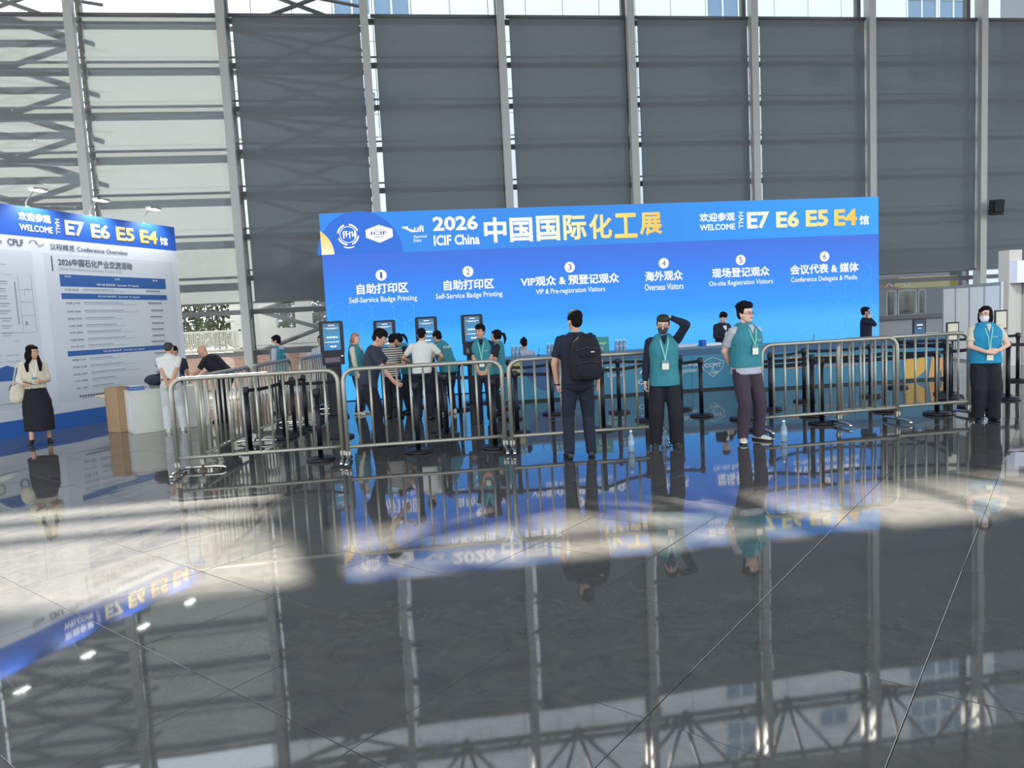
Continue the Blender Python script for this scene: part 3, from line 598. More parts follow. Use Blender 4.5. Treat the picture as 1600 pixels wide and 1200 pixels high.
# ------------------------------------------------------------------ reception counters
TEAL = mat('teal counter print', (58, 128, 158), .45, var=.04, vs_=1); TEALD = mat('dark teal counter print', (52, 92, 128), .45)
def counter(p0, p1, label):
    d = Vector((p1[0] - p0[0], p1[1] - p0[1])); L = d.length
    t = empty('reception_counter', (p0[0], p0[1], 0), math.atan2(d.y, d.x)); tag(t, label, 'counter')
    n = int(round(L / 1.0)); w = L / n
    for i in range(n): MB().b2((i * w + .003, 0, .04), ((i + 1) * w - .003, .03, .84)).build('front_panel', TEAL, t)
    MB().b2((0, .03, .04), (L, .55, .80)).build('body', mat('counter body', (70, 110, 130), .6), t)
    MB().b2((.02, .02, 0), (L - .02, .5, .04)).build('plinth', BLACKPL, t)
    MB().b2((-.02, -.02, .84), (L + .02, .6, .885)).build('worktop', mat('counter top', (92, 118, 138), .35), t)
    MB().b2((0, -.004, .72), (L, -.0, .84)).build('upper_band', TEALD, t)
    return t, L
c1, L1 = counter((1.78, 13.95), (6.55, 13.9), 'teal reception counter with Sponsor and Organizers lettering')
c2, L2 = counter((6.75, 13.3), (10.62, 13.05), 'teal reception counter with orange lettering at the right')
CW = mat('counter white print', (205, 214, 220), .6); CO = mat('counter orange print', (216, 158, 96), .6); CY = mat('counter yellow print', (214, 170, 84), .6, var=.1)
poly([(1.0 + .6 * math.cos(R(180 + 180 * k / 24)), .76 + .6 * math.sin(R(180 + 180 * k / 24))) for k in range(25)], -.008, mat('slate blue print', (58, 92, 140), .5), c1, 'printed_disc')
bars([(.02, .36, .5, .83)], mat('pale gold print', (176, 166, 110), .5), c1, -.006, 'printed_patch', .002)
text('主办单位', 2.02, 2.44, .50, .60, -.008, CW, c1, .02); text('Sponsor', 2.06, 2.42, .36, .47, -.008, CW, c1)
for i in range(5): poly([(2.72 + i * .09, .42), (2.76 + i * .09, .42), (2.86 + i * .09, .58), (2.82 + i * .09, .58)], -.008, CW, c1, 'logo_stripe')
text('CPCIF', 2.68, 3.15, .2, .3, -.008, CW, c1, .01)
text('承办单位', 3.5, 3.95, .50, .60, -.008, CW, c1, .02); text('Organizers', 3.45, 3.98, .36, .47, -.008, CW, c1)
pts = [(4.02, .56), (4.06, .42), (4.26, .26), (4.46, .42), (4.5, .56), (4.26, .66)]
for a, b in zip(pts, pts[1:] + pts[:1]): MB().tube([(a[0], -.006, a[1]), (b[0], -.006, b[1])], .006, 5).build('shield_outline', CW, c1)
text('CCPIT', 4.08, 4.44, .46, .54, -.008, CW, c1, .03); text('CHEM', 4.18, 4.36, .32, .38, -.008, CW, c1, .02); strip_ring(4.26, .42, .02, .028, 0, 360, -.008, CW, c1, 'globe_ring', 12)
text('中国国际化工展', .55, 1.78, .50, .62, -.01, CO, c2, .03); text('International Chemical Industry Fair', .55, 2.2, .36, .43, -.01, CO, c2, .01)
poly([(2.95, .05), (3.0, .5), (3.2, .42), (3.42, .5), (3.4, .2), (3.2, .05)], -.01, CY, c2, 'printed_sail')
poly([(3.46, .05), (3.52, .45), (3.84, .42), (3.82, .05), (3.74, .05), (3.72, .2), (3.62, .05)], -.01, CO, c2, 'printed_tower')
def bottle_mesh():
    b = MB().lathe((0, 0, 0), [(.03, 0), (.033, .01), (.033, .06), (.031, .075), (.033, .09), (.033, .14), (.025, .17), (.013, .195), (.012, .215)], 12).mesh('bottle_body', mat('clear bottle plastic', (176, 200, 214), .1), True)
    l = MB().lathe((0, 0, .07), [(.0335, 0), (.0345, .002), (.0345, .05), (.0335, .052)], 12).mesh('bottle_label', mat('bottle label', (150, 178, 205), .5), True)
    c = MB().lathe((0, 0, .21), [(.014, 0), (.015, .002), (.015, .018), (.012, .021)], 10).mesh('cap', mat('white cap', (228, 232, 236), .4), True)
    return b, l, c
BO = bottle_mesh()
def bottle(x, y, z, label, group=None, s_=1.):
    t = empty('water_bottle', (x, y, z)); tag(t, label, 'bottle', group); t.scale = (s_,) * 3
    inst('bottle_body', BO[0], t); inst('bottle_label', BO[1], t); inst('cap', BO[2], t)
bottle(2.52, 8.2, 0, 'clear water bottle on the floor beside the masked staff member', None, 1.12)
bottle(4.4, 8.1, 0, 'clear water bottle on the floor right of the curly-haired staff member', None, 1.12)
bottle(3.0, 8.42, 0, 'clear water bottle on the floor between the masked staff member\'s feet', None, 1.0)
def pack(x, y, label, n=3, m=2):
    for i in range(n):
        for j in range(m):
            bottle(x + i * .08, y + j * .08, .885, '%s water bottle, %s row, ' % (ORD[i], ('front', 'back')[j]) + label, 'bottles in the ' + label)
pack(2.0, 14.12, 'pack at the left end of the counter'); pack(2.72, 14.12, 'pack left of the man with the backpack', 5); pack(4.12, 14.12, 'pack right of the green counter sign', 3)
sg = empty('counter_sign', (3.55, 14.15, .885), R(3)); tag(sg, 'green counter sign standing behind the man with the backpack', 'sign')
MB().b2((0, 0, 0), (.42, .05, .3)).build('sign_board', mat('green sign print', (58, 138, 132), .5), sg)
text('Message', .08, .36, .14, .21, -.004, CW, sg, .02); text('服务台', .12, .3, .04, .1, -.004, CW, sg, .02)
ps = empty('paper_stack', (5.35, 14.1, .885)); tag(ps, 'low stack of white papers on the counter', 'papers')
for i in range(6): MB().box((.25 + random.uniform(-.03, .03), .14, .006 + i * .009), (.42, .28, .007), random.uniform(-.1, .1)).build('sheet', mat('paper white', (214, 222, 232), .7), ps)
bxx = empty('booklet_box', (5.92, 14.1, .885)); tag(bxx, 'blue booklet box and papers next to the paper stack', 'box'); MB().b2((0, 0, 0), (.08, .2, .12)).build('blue_cover', mat('blue card', (40, 90, 180), .5), bxx); MB().b2((.085, .02, 0), (.42, .24, .05)).build('papers', mat('paper white', (214, 222, 232), .7), bxx)
for (x, y, l_) in ((2.52, 14.2, 'left of the second bottle pack'), (4.95, 14.2, 'right of the sign'), (8.0, 13.5, 'on the right counter')):
    t = empty('pen_on_stand', (x, y, .885)); tag(t, 'thin black pen on a stand ' + l_, 'pen'); MB().lathe((0, 0, 0), [(.03, 0), (.03, .01), (.008, .02)], 12).build('stand', BLACKPL, t, True); MB().tube([(0, 0, .015), (.02, 0, .14)], .006, 6).build('pen', BLACKPL, t)
st = empty('counter_display', (10.05, 13.3, .885), R(-4)); tag(st, 'upright blue tablet display near the right end of the counter', 'display')
MB().rbox((.13, .02, .17), (.27, .03, .32), .015, 2).build('display_frame', BLACKPL, st); MB().b2((.02, -.0, .03), (.24, .006, .31)).build('display_face', gradient_led('tablet blue', [(0, (40, 130, 170)), (1, (30, 50, 80))], 'Z', 0, .3, .6), st); bars([(.07, .19, .2, .225), (.09, .17, .14, .15)], led('kiosk white', (220, 232, 240), .8), st, -.002, 'display_text'); MB().b2((.05, .0, 0), (.21, .12, .012)).build('foot', BLACKPL, st)
rb_ = empty('red_folder', (10.4, 13.35, .885)); tag(rb_, 'dark red folder lying at the right end of the counter', 'folder'); MB().b2((0, 0, 0), (.3, .2, .03)).build('cover', mat('dark red card', (120, 48, 54), .6), rb_); MB().b2((.01, .01, .03), (.29, .19, .036)).build('pages', mat('paper white', (214, 222, 232), .7), rb_)
_b = MATS['clear bottle plastic'].node_tree.nodes['Principled BSDF']; _b.inputs['Transmission Weight'].default_value = .6
# ------------------------------------------------------------------ little table, carton, bag, booklets at the left
ta = math.atan2(.55, .86)
tb = empty('white_display_counter', (-4.8, 13.12, 0), ta); tag(tb, 'white box counter beside the conference board', 'counter')
MB().b2((0, 0, .05), (1.25, .02, .71)).build('front_panel', mat('off white panel', (206, 206, 196), .5), tb); MB().b2((0, .02, .05), (.02, .52, .71)).build('side_panel', WHITEP, tb); MB().b2((1.23, .02, .05), (1.25, .52, .71)).build('side_panel', WHITEP, tb); MB().b2((.02, .5, .05), (1.23, .52, .71)).build('back_panel', WHITEP, tb)
MB().b2((-.01, -.01, .71), (1.26, .54, .745)).build('top', mat('off white panel', (206, 206, 196), .5), tb); MB().b2((0, -.004, 0), (1.25, .53, .05)).build('plinth', mat('off white panel', (206, 206, 196), .5), tb)
CAR = mat('brown cardboard', (176, 146, 112), .85, var=.06)
ct = empty('cardboard_box', (-5.42, 13.62, 0), R(-35)); tag(ct, 'tall open brown cardboard carton beside the white counter', 'box')
for a, b in (((0, 0, 0), (.36, .008, .80)), ((0, .36, 0), (.36, .368, .80)), ((0, 0, 0), (.008, .368, .80)), ((.352, 0, 0), (.36, .368, .80)), ((0, 0, 0), (.36, .368, .008))): MB().b2(a, b).build('carton_wall', CAR, ct)
MB().add([(0, 0, .62), (0, .36, .62), (-.3, .36, .66), (-.3, 0, .64), (0, 0, .628), (0, .36, .628), (-.3, .36, .668), (-.3, 0, .648)], [(0, 1, 2, 3), (7, 6, 5, 4), (0, 4, 5, 1), (1, 5, 6, 2), (2, 6, 7, 3), (3, 7, 4, 0)]).build('flap', mat('pale carton inside', (206, 176, 146), .85), ct)
def on_table(x, y): c_, s_ = math.cos(ta), math.sin(ta); return (-4.8 + x * c_ - y * s_, 13.12 + x * s_ + y * c_)
for k in range(9):
    px_, py_ = on_table(.12 + .0 * k, .12 + .17 * (k % 2)) if k < 4 else on_table(.5 + .17 * ((k - 4) % 3), .25 + .02 * k)
    z = .746 + (.036 * (k // 2) if k < 4 else .036 * ((k - 4) // 3))
    t = empty('booklet', (px_, py_, z), ta + random.uniform(-.12, .12)); tag(t, 'blue and white booklet on the left end of the white counter, %s %s' % (('upper', 'lower')[k < 2], ('front', 'back')[k % 2]) if k < 4 else 'grey-green booklet on the white counter, %s layer, %s from left' % (('bottom', 'top')[(k - 4) // 3], ORD[(k - 4) % 3]), 'booklet', 'booklets on the white counter')
    MB().b2((-.1, -.07, 0), (.12, .08, .031)).build('pages', mat('blue booklet', (70, 96, 160), .5, var=.2) if k < 4 else mat('grey green booklet', (122, 136, 138), .6, var=.12), t)
    MB().b2((-.1, -.071, .031), (.12, .081, .0345)).build('cover', mat('white booklet cover', (196, 204, 220), .5) if k < 4 else mat('grey green cover', (136, 148, 146), .6), t)
px_, py_ = on_table(.62, .3)
bg_ = empty('travel_bag', (px_, py_, .82), ta); tag(bg_, 'dark soft bag lying on the booklets on the white counter', 'bag')
CUSH = []
def soft(m, name, material, parent, vox=.012, it=4, disp=0.):
    o = m.build(name, material, parent, True); r_ = o.modifiers.new('remesh', 'REMESH'); r_.mode = 'VOXEL'; r_.voxel_size = vox; r_.use_smooth_shade = True
    s_ = o.modifiers.new('smooth', 'SMOOTH'); s_.factor = .5; s_.iterations = it
    if disp:
        tx = bpy.data.textures.get('folds') or bpy.data.textures.new('folds', 'CLOUDS'); tx.noise_scale = .11
        d = o.modifiers.new('folds', 'DISPLACE'); d.texture = tx; d.strength = disp; d.mid_level = .5; d.texture_coords = 'LOCAL'
    return o
soft(MB().ell((-.12, 0, .07), (.2, .15, .1)).ell((.08, 0, .1), (.2, .16, .13)).ell((.25, .02, .05), (.14, .14, .08)), 'bag_body', cloth('bag', (44, 50, 66)), bg_, .015, 5, .04)
MB().tube([(-.15, -.08, .14), (-.05, -.12, .2), (.1, -.12, .22), (.2, -.08, .17)], .012, 8).build('handle', BLACKPL, bg_, True)
# speaker on the right column
sp = empty('wall_speaker', (16.98, 19.0, 4.0), R(-20)); tag(sp, 'black box speaker mounted on the column at the upper right', 'speaker')
MB().box((0, 0, .12), (.3, .26, .42), 0, Matrix.Rotation(R(12), 3, 'X')).build('speaker_box', BLACKPL, sp); MB().b2((-.12, -.2, -.03), (.12, -.15, .27)).build('grille', mat('grille', (40, 44, 50), .8), sp); MB().b2((-.03, .1, .05), (.03, .3, .12)).build('bracket', FRAME, sp)
# ------------------------------------------------------------------ white partition booth at the right
P0 = Vector((14.11, 17.5)); P1 = Vector((13.2, 14.6)); dl = P1 - P0
LIL = mat('pale lilac wall', (208, 211, 224), .6, var=.03); 
pb = empty('partition_booth', (P0.x, P0.y, 0), math.atan2(dl.y, dl.x)); tag(pb, 'white panelled partition booth behind the masked woman at the right', 'booth')
for i in range(4):
    w = dl.length / 4
    MB().b2((i * w + .03, -.02, .05), ((i + 1) * w - .03, .02, 1.84)).build('panel', mat('white laminate', (228, 231, 235), .4), pb)
for i in range(5): MB().b2((i * dl.length / 4 - .025, -.03, 0), (i * dl.length / 4 + .025, .03, 1.9)).build('post', mat('aluminium', (160, 164, 168), .35, .6), pb)
MB().b2((0, -.03, 1.84), (dl.length, .03, 1.9)).build('top_rail', mat('aluminium', (160, 164, 168), .35, .6), pb)
lw_ = empty('pale_wall_unit', (0, 0, 0)); tag(lw_, 'pale lilac wall unit with a doorway at the right edge', 'wall unit')
MB().b2((13.4, 14.4, 1.86), (17.5, 14.7, 2.35)).build('lintel', LIL, lw_); MB().b2((13.75, 14.42, 0), (13.95, 14.7, 1.86)).build('pilaster', mat('warm grey panel', (176, 174, 168), .6), lw_)
MB().b2((14.0, 14.44, 0), (14.55, 14.7, 1.86)).build('door_panel', mat('beige door', (196, 196, 184), .5), lw_); MB().b2((14.6, 14.4, 0), (17.5, 14.7, 1.86)).build('side_wall', LIL, lw_)
MB().b2((13.38, 14.6, 0), (13.7, 14.9, 2.6)).build('post', mat('warm grey panel', (176, 174, 168), .6), lw_)
MB().b2((14.1, 14.3, 1.74), (14.42, 14.44, 1.84)).build('door_sensor', BLACKPL, lw_)
#PEOPLE_BEGIN
# ------------------------------------------------------------------ people
def cap(a, b, ra, rb, n=12):
    """tapered limb with rounded ends"""
    a, b = Vector(a), Vector(b); d = (b - a); L = max(d.length, 1e-5); t = d / L
    m = MB(); pts = [a - t * ra * .8, a - t * ra * .5, a, a + d * .33, a + d * .66, b, b + t * rb * .5, b + t * rb * .8]
    m.tube(pts, [ra * .35, ra * .85, ra, ra * .67 + rb * .33, ra * .33 + rb * .67, rb, rb * .85, rb * .35], n); return m
def ik(S, W, a, b, pole):
    S, W = Vector(S), Vector(W); d = W - S; L = min(d.length, (a + b) * .998); t = d.normalized(); W = S + t * L
    x = (a * a - b * b + L * L) / (2 * L); h_ = math.sqrt(max(0, a * a - x * x)); p = Vector(pole); p = (p - t * p.dot(t)).normalized()
    return S + t * x + p * h_, W
def hand_mb(Wr, d, nrm, side, curl=35, s_=1.):
    """palm, four unequal bent fingers and a thumb leaving the side of the palm"""
    d = Vector(d).normalized(); nrm = Vector(nrm); nrm = (nrm - d * nrm.dot(d)).normalized(); lat = d.cross(nrm) * side; m = MB()
    def P(u, v, w): return Vector(Wr) + (d * u + lat * v + nrm * w) * s_
    def rg(u, hw, ht): return [P(u, hw * math.cos(2 * math.pi * k / 10), ht * math.sin(2 * math.pi * k / 10)) for k in range(10)]
    m.rings([rg(-.03, .024, .02), rg(0, .027, .019), rg(.03, .037, .016), (rg(.07, .041, .014)), rg(.09, .038, .012), rg(.095, .03, .008)])
    for i, (v, L) in enumerate(((-.031, .060), (-.010, .073), (.011, .078), (.031, .068))):
        p = P(.084, v, 0); a = R(8); pts = [p - d * .012 * s_, p]; q = p
        for sg in (.42, .32, .26):
            a += R(curl) * .8; q = q + (d * math.cos(a) + nrm * math.sin(a)) * L * sg * s_; pts.append(q)
        m.tube(pts, [.0095 * s_, .0095 * s_, .0085 * s_, .008 * s_, .006 * s_], 8)
    m.tube([P(.015, .026, .004), P(.04, .052, .014), P(.062, .058, .026), P(.085, .052, .034)], [.013 * s_, .011 * s_, .0095 * s_, .007 * s_], 8)
    return m
TX = bpy.data.textures.new('folds2', 'CLOUDS'); TX.noise_scale = .13; TX.noise_depth = 2
LANY = mat('pale teal ribbon', (120, 205, 190), .6); BADGE = mat('badge card', (226, 224, 206), .5); BADGE2 = mat('badge top teal', (96, 140, 150), .5)
VEST = cloth('staff teal vest', (54, 128, 140)); VESTB = cloth('bright teal vest', (36, 136, 176))
def person(label, loc, face, H=1.70, lean=0, side=0, hyaw=0, hpitch=0, htilt=0, feet=((-.11, 0, -8), (.11, 0, 8)), wrists=None, poles=None, hdirs=None, hnorm=None, curl=35, pelvis=(0, 0, .93),
           girth=1., top=None, topm=None, vest=None, bottom='trousers', botm=None, loose=1., shoem=None, hair='short', hairm=None, skin=None, near=False, vhem=None, hem=.86, fem=False,
           glasses=False, mask=None, badge=0, staff=None, belt=None, collar=None, solem=None, openjacket=False, lany=None, hoodie=False, sleevem=None, tie=False):
    t = empty('person', (loc[0], loc[1], loc[2] if len(loc) > 2 else 0), R(face - 90)); s_ = H / 1.72; t.scale = (s_,) * 3; tag(t, label, 'person')
    skin = skin or SKIN; hairm = hairm or HAIRM; vox = .0085 if near else .0115; cv = .011 if near else .014
    pv = Vector(pelvis); dz = pv.z - .93
    LM = Matrix.Translation(pv) @ Matrix.Rotation(R(side), 4, 'Y') @ Matrix.Rotation(-R(lean), 4, 'X') @ Matrix.Translation(Vector((0, 0, -.93)))
    T = lambda p: LM @ Vector(p)
    Q = lambda p: LM @ Vector(p) if p[2] >= .9 else Vector((p[0] + pv.x, p[1] + pv.y, p[2] + dz))
    hp = T((0, .0, 1.50)); HM = Matrix.Translation(hp) @ Matrix.Rotation(R(hyaw), 4, 'Z') @ Matrix.Rotation(R(htilt), 4, 'Y') @ Matrix.Rotation(R(-hpitch), 4, 'X')
    Hh = lambda p: HM @ Vector(p)
    g = girth; sw = .155 if fem else .17
    def tr_(lst, inf=0., n=18, sq=1.):
        m = MB(); rs = []
        for z, w, d, y in lst:
            w, d = w * (g if z > .8 else 1) + inf, d * g + inf; r_ = []
            for k in range(n):
                a = 2 * math.pi * k / n; c, q = math.cos(a), math.sin(a); e_ = .82
                r_.append(Q((w * math.copysign(abs(c) ** e_, c), y + d * math.copysign(abs(q) ** e_, q), z)))
            rs.append(r_)
        return m.rings(rs)
    body = [(.84, .15, .10, 0), (.93, .16, .112, 0), (1.03, .14 if not fem else .12, .098, 0), (1.15, .142, .102, .005), (1.27, .16, .112, .008), (1.36, .158, .104, 0), (1.42, .125, .082, -.008), (1.46, .07, .06, -.01)]
    m = tr_(body)
    m.join(cap(T((0, -.012, 1.41)), Hh((0, -.005, .06)), .056, .05))
    # arms
    wr = wrists or ((-.27, .04, .80), (.27, .04, .80)); pl = poles or ((-.3, -1, 0), (.3, -1, 0)); arms = []
    for i, sd_ in enumerate((-1, 1)):
        S = T((sd_ * sw * g ** .5, -.005, 1.395)); W0 = Vector(wr[i]); E_, W = ik(S, W0, .285, .25, pl[i]); arms.append((S, E_, W))
        m.join(cap(S, E_, .047, .04)); m.join(cap(E_, W, .04, .026))
    # legs
    legs = []
    for i, sd_ in enumerate((-1, 1)):
        hipp = Vector((sd_ * .088 + pv.x, pv.y, .89 + dz)); an = Vector((feet[i][0], feet[i][1], .085 + (feet[i][3] if len(feet[i]) > 3 else 0)))
        K, An = ik(hipp, an, .42, .405, (sd_ * .12, 1, 0)); legs.append((hipp, K, An, feet[i][2])); m.join(cap(hipp, K, .082, .052)); m.join(MB().tube([K, K.lerp(An, .3) + Vector((0, -.012, 0)), K.lerp(An, .7), An], [.052, .053, .038, .036], 12))
        ta_ = R(feet[i][2]); td = Vector((-math.sin(ta_), math.cos(ta_), 0)) if False else Vector((math.sin(ta_), math.cos(ta_), 0))
        m.join(cap(An - Vector((0, 0, .03)), An + td * .12 - Vector((0, 0, .055)), .034, .026))
    # head
    hr = [(-.006, .058, .018, .018), (.010, .046, .044, .042), (.034, .031, .057, .064), (.06, .019, .065, .079), (.09, .012, .070, .090), (.12, .006, .0745, .096), (.15, .0, .076, .099), (.18, -.004, .070, .092), (.205, -.008, .053, .07), (.222, -.01, .02, .03)]
    m.rings([[Hh((w * math.cos(2 * math.pi * k / 18), y + d * math.sin(2 * math.pi * k / 18), z)) for k in range(18)] for z, y, w, d in hr])
    m.tube([Hh((0, .096, .115)), Hh((0, .108, .09)), Hh((0, .119, .072)), Hh((0, .10, .06))], [.008, .011, .016, .01], 8)
    for sx_ in (-1, 1): m.ell(Hh((sx_ * .077, .0, .09)), (.011, .019, .03), 10)
    m.ell(Hh((0, .082, .02)), (.022, .018, .014), 8)
    hands = MB()
    for i in (0, 1):
        S, E_, W = arms[i]; d = (W - E_).normalized(); hd = Vector(hdirs[i]) if hdirs and hdirs[i] else d
        nn = hnorm[i] if hnorm and hnorm[i] else ((1 - 2 * i) * 1., .2, 0)
        hands.join(hand_mb(W, hd, nn, 1, curl if isinstance(curl, (int, float)) else curl[i], .95))
    m.join(hands)
    soft(m, 'body', skin, t, vox, 2)
    # face
    if True:
        for sx_ in (-1, 1):
            e_ = MB().ell(Hh((sx_ * .029, .0875, .105)), (.014, .0115, .0085), 10).build('eye', EYEW, t, True)
            MB().ell(Hh((sx_ * .029, .0975, .105)), (.0065, .003, .0065), 8).build('iris', EYED, e_, True)
            MB().tube([Hh((sx_ * .045, .084, .124)), Hh((sx_ * .03, .095, .129)), Hh((sx_ * .013, .099, .125))], .0038, 6).build('eyebrow', hairm, t, True)
        MB().tube([Hh((-.022, .087, .041)), Hh((-.008, .097, .044)), Hh((.008, .097, .044)), Hh((.022, .087, .041))], [.002, .0055, .0055, .002], 8).build('mouth', LIPS, t, True)
    # trousers or skirt
    waist = [(1.02, .145, .105, 0), (.97, .155, .112, 0), (.90, .165, .12, 0), (.85, .16, .112, 0), (.80, .10, .08, 0)]
    if bottom == 'trousers':
        b = tr_(waist, .008)
        for hipp, K, An, ta_ in legs:
            low = An + Vector((0, 0, -.035)); b.join(MB().tube([hipp + Vector((0, 0, .03)), hipp.lerp(K, .4), K, K.lerp(low, .5), low], [.098 * g, .09 * g ** .5 * (loose + 1) / 2, .074 * loose, .068 * loose, .06 * loose], 14))
        o = soft(b, 'trousers', botm, t, cv, 3)
    elif bottom == 'skirt':
        a1, a2 = legs[0][2], legs[1][2]; cx, cy = (a1.x + a2.x) / 2, (a1.y + a2.y) / 2; b = MB(); rs = []
        def lp(leg, z):
            a_, b_ = (leg[0], leg[1]) if z > leg[1].z else (leg[1], leg[2]); q_ = (a_.z - z) / max(a_.z - b_.z, .01); return a_.lerp(b_, min(1, max(0, q_)))
        for z, w, d in ((1.08, .125, .10), (1.0, .15, .115), (.92, .17, .125), (.75, .12, .13), (.55, .115, .125), (.38, .105, .12), (.24, .10, .12)):
            if z > .85: ce, ww, dd = Vector((pv.x, pv.y, z)), w, d
            else:
                p_a, p_b = lp(legs[0], z), lp(legs[1], z); ce = (p_a + p_b) / 2; ww = abs(p_a.x - p_b.x) / 2 + w; dd = abs(p_a.y - p_b.y) / 2 + d
            rs.append([Vector((ce.x + ww * math.cos(2 * math.pi * k / 20), ce.y + dd * math.sin(2 * math.pi * k / 20), z)) for k in range(20)])
        b.rings(rs); o = soft(b, 'skirt', botm, t, cv, 3)
    dm = o.modifiers.new('folds', 'DISPLACE'); dm.texture = TX; dm.strength = .018; dm.mid_level = .5
    # shoes
    for hipp, K, An, ta_ in legs:
        a = R(ta_); M3 = Matrix.Translation(Vector((An.x, An.y, An.z - .085))) @ Matrix.Rotation(-a, 4, 'Z'); b = MB(); rs = []
        hl = (.03 if fem and bottom == 'skirt' else 0)
        for y, w, hh in ((-.075, .022, .03), (-.06, .034, .05), (-.02, .037, .05), (.03, .04, .042), (.09, .046, .032), (.14, .044, .026), (.175, .032, .02), (.19, .014, .012)):
            rs.append([M3 @ Vector((w * math.copysign(abs(math.cos(2 * math.pi * k / 14)) ** .7, math.cos(2 * math.pi * k / 14)), y, hh + hh * math.sin(2 * math.pi * k / 14))) for k in range(14)])
        b.rings(rs); so_ = b.build('shoe', shoem or BLACKPL, t, True)
        if solem:
            rs = [[M3 @ Vector(((w + .004) * math.cos(2 * math.pi * k / 14), y, zz)) for k in range(14)] for zz in (0, .022) for y, w in ((0, 0),)]
            b = MB(); out_ = [(.03, -.08), (.042, -.02), (.042, .04), (.05, .1), (.045, .16), (.018, .197), (-.018, .197), (-.045, .16), (-.05, .1), (-.042, .04), (-.042, -.02), (-.03, -.08)]
            b.rings([[M3 @ Vector((x, y, zz)) for x, y in out_] for zz in (.0, .024)]).build('sole', solem, so_)
    # top
    tm = topm; sl_ = {'tee': .72, 'long': 1.0, 'sleeveless': 0}[top or 'tee']
    shirt = [(hem, .158, .118, 0), (.93, .158, .118, 0), (1.03, .150, .112, 0), (1.15, .152, .112, .003), (1.27, .166, .118, .006), (1.36, .164, .108, 0), (1.42, .13, .088, -.008), (1.462, .075, .066, -.01), (1.478, .05, .05, -.01)]
    b = tr_(shirt, .019)
    for S, E_, W in arms:
        Si = S + (T((0, 0, 1.40)) - S) * .25
        if sl_ == .72: b.join(MB().tube([Si, S, S.lerp(E_, .35), S.lerp(E_, .74)], [.06, .066, .064, .06], 12))
        elif sl_ == 1.: b.join(cap(S, E_, .062, .054)); b.join(MB().tube([E_, E_.lerp(W, .5), E_.lerp(W, .93)], [.054, .047, .038], 12)); b.join(MB().tube([Si, S], [.06, .062], 12))
    o = soft(b, 'jacket' if openjacket else 'shirt', tm, t, cv, 3); dm = o.modifiers.new('folds', 'DISPLACE'); dm.texture = TX; dm.strength = .016; dm.mid_level = .5
    if openjacket:
        MB().add([T((-.045, .122, 1.40)), T((.045, .122, 1.40)), T((.03, .145, 1.2)), T((.0, .143, 1.05)), T((-.03, .145, 1.2)), T((-.045, .105, 1.40)), T((.045, .105, 1.40)), T((.03, .12, 1.2)), T((0, .12, 1.05)), T((-.03, .12, 1.2))], [(0, 1, 2, 3, 4), (9, 8, 7, 6, 5), (0, 5, 6, 1), (1, 6, 7, 2), (2, 7, 8, 3), (3, 8, 9, 4), (4, 9, 5, 0)]).build('shirt_front', cloth('white shirt front', (220, 222, 226)), t)
    if vest:
        vs_l = [(vhem or hem - .02, .168, .128, 0), (.96, .164, .124, 0), (1.06, .156, .118, 0), (1.16, .157, .118, .003), (1.28, .170, .123, .006), (1.36, .160, .113, 0), (1.42, .128, .094, -.008), (1.465, .08, .072, -.01), (1.49, .062, .06, -.006)]
        b = tr_(vs_l, .028); o = soft(b, 'vest', vest, t, cv, 3); dm = o.modifiers.new('folds', 'DISPLACE'); dm.texture = TX; dm.strength = .02; dm.mid_level = .5
        cl_ = [T((.062 * math.cos(2 * math.pi * k / 16), -.008 + .062 * math.sin(2 * math.pi * k / 16), 1.482 - .03 * max(0, math.sin(2 * math.pi * k / 16)))) for k in range(17)]
        MB().tube(cl_, (.012, .02) and [(.018, .011)] * 17, 8, (0, 0, 1)).build('collar', vest, t, True)
        b = MB(); vp_ = [(-.045, .085, 1.482), (.045, .085, 1.482), (.03, .125 * g ** .5 + .004, 1.43), (0, .150 * g ** .7, 1.35), (-.03, .125 * g ** .5 + .004, 1.43)]
        b.add([T(q_) for q_ in vp_] + [T((q_[0], q_[1] - .03, q_[2])) for q_ in vp_], [(0, 1, 2, 3, 4), (9, 8, 7, 6, 5), (0, 5, 6, 1), (1, 6, 7, 2), (2, 7, 8, 3), (3, 8, 9, 4), (4, 9, 5, 0)]).build('neckline', tm, t)
        MB().tube([T((0, .158 * g ** .5, 1.34)), T((0, .163, 1.2)), T((0, .16, .98))], .003, 5).build('zipper', mat('zip grey', (120, 150, 150), .4), t)
        if staff in ('back', 'both'):
            text('STAFF', -.1, .1, 1.27, 1.33, -.168 * g, WHINK, o, .01, rz=LM.copy())
        if staff in ('chest', 'both'):
            text('STAFF', -.11, -.04, 1.26, 1.285, .167, mat('pale chest print', (190, 215, 190), .7), o, .005, rot='back', rz=LM.copy())
    elif collar:
        cl_ = [T((.058 * math.cos(2 * math.pi * k / 16), -.012 + .058 * math.sin(2 * math.pi * k / 16), 1.478 - .025 * max(0, math.sin(2 * math.pi * k / 16)))) for k in range(17)]
        MB().tube(cl_, [(.016, .009)] * 17, 8, (0, 0, 1)).build('collar', collar, t, True)
    if hoodie: soft(MB().ell(T((0, -.085, 1.44)), (.105, .06, .055)).ell(T((0, -.05, 1.47)), (.085, .06, .04)), 'hood', sleevem or tm, t, .012, 3)
    if belt: 
        rs = tr_([(.985, .155, .112, 0), (1.015, .152, .110, 0)], .024); rs.build('belt', belt, t, True)
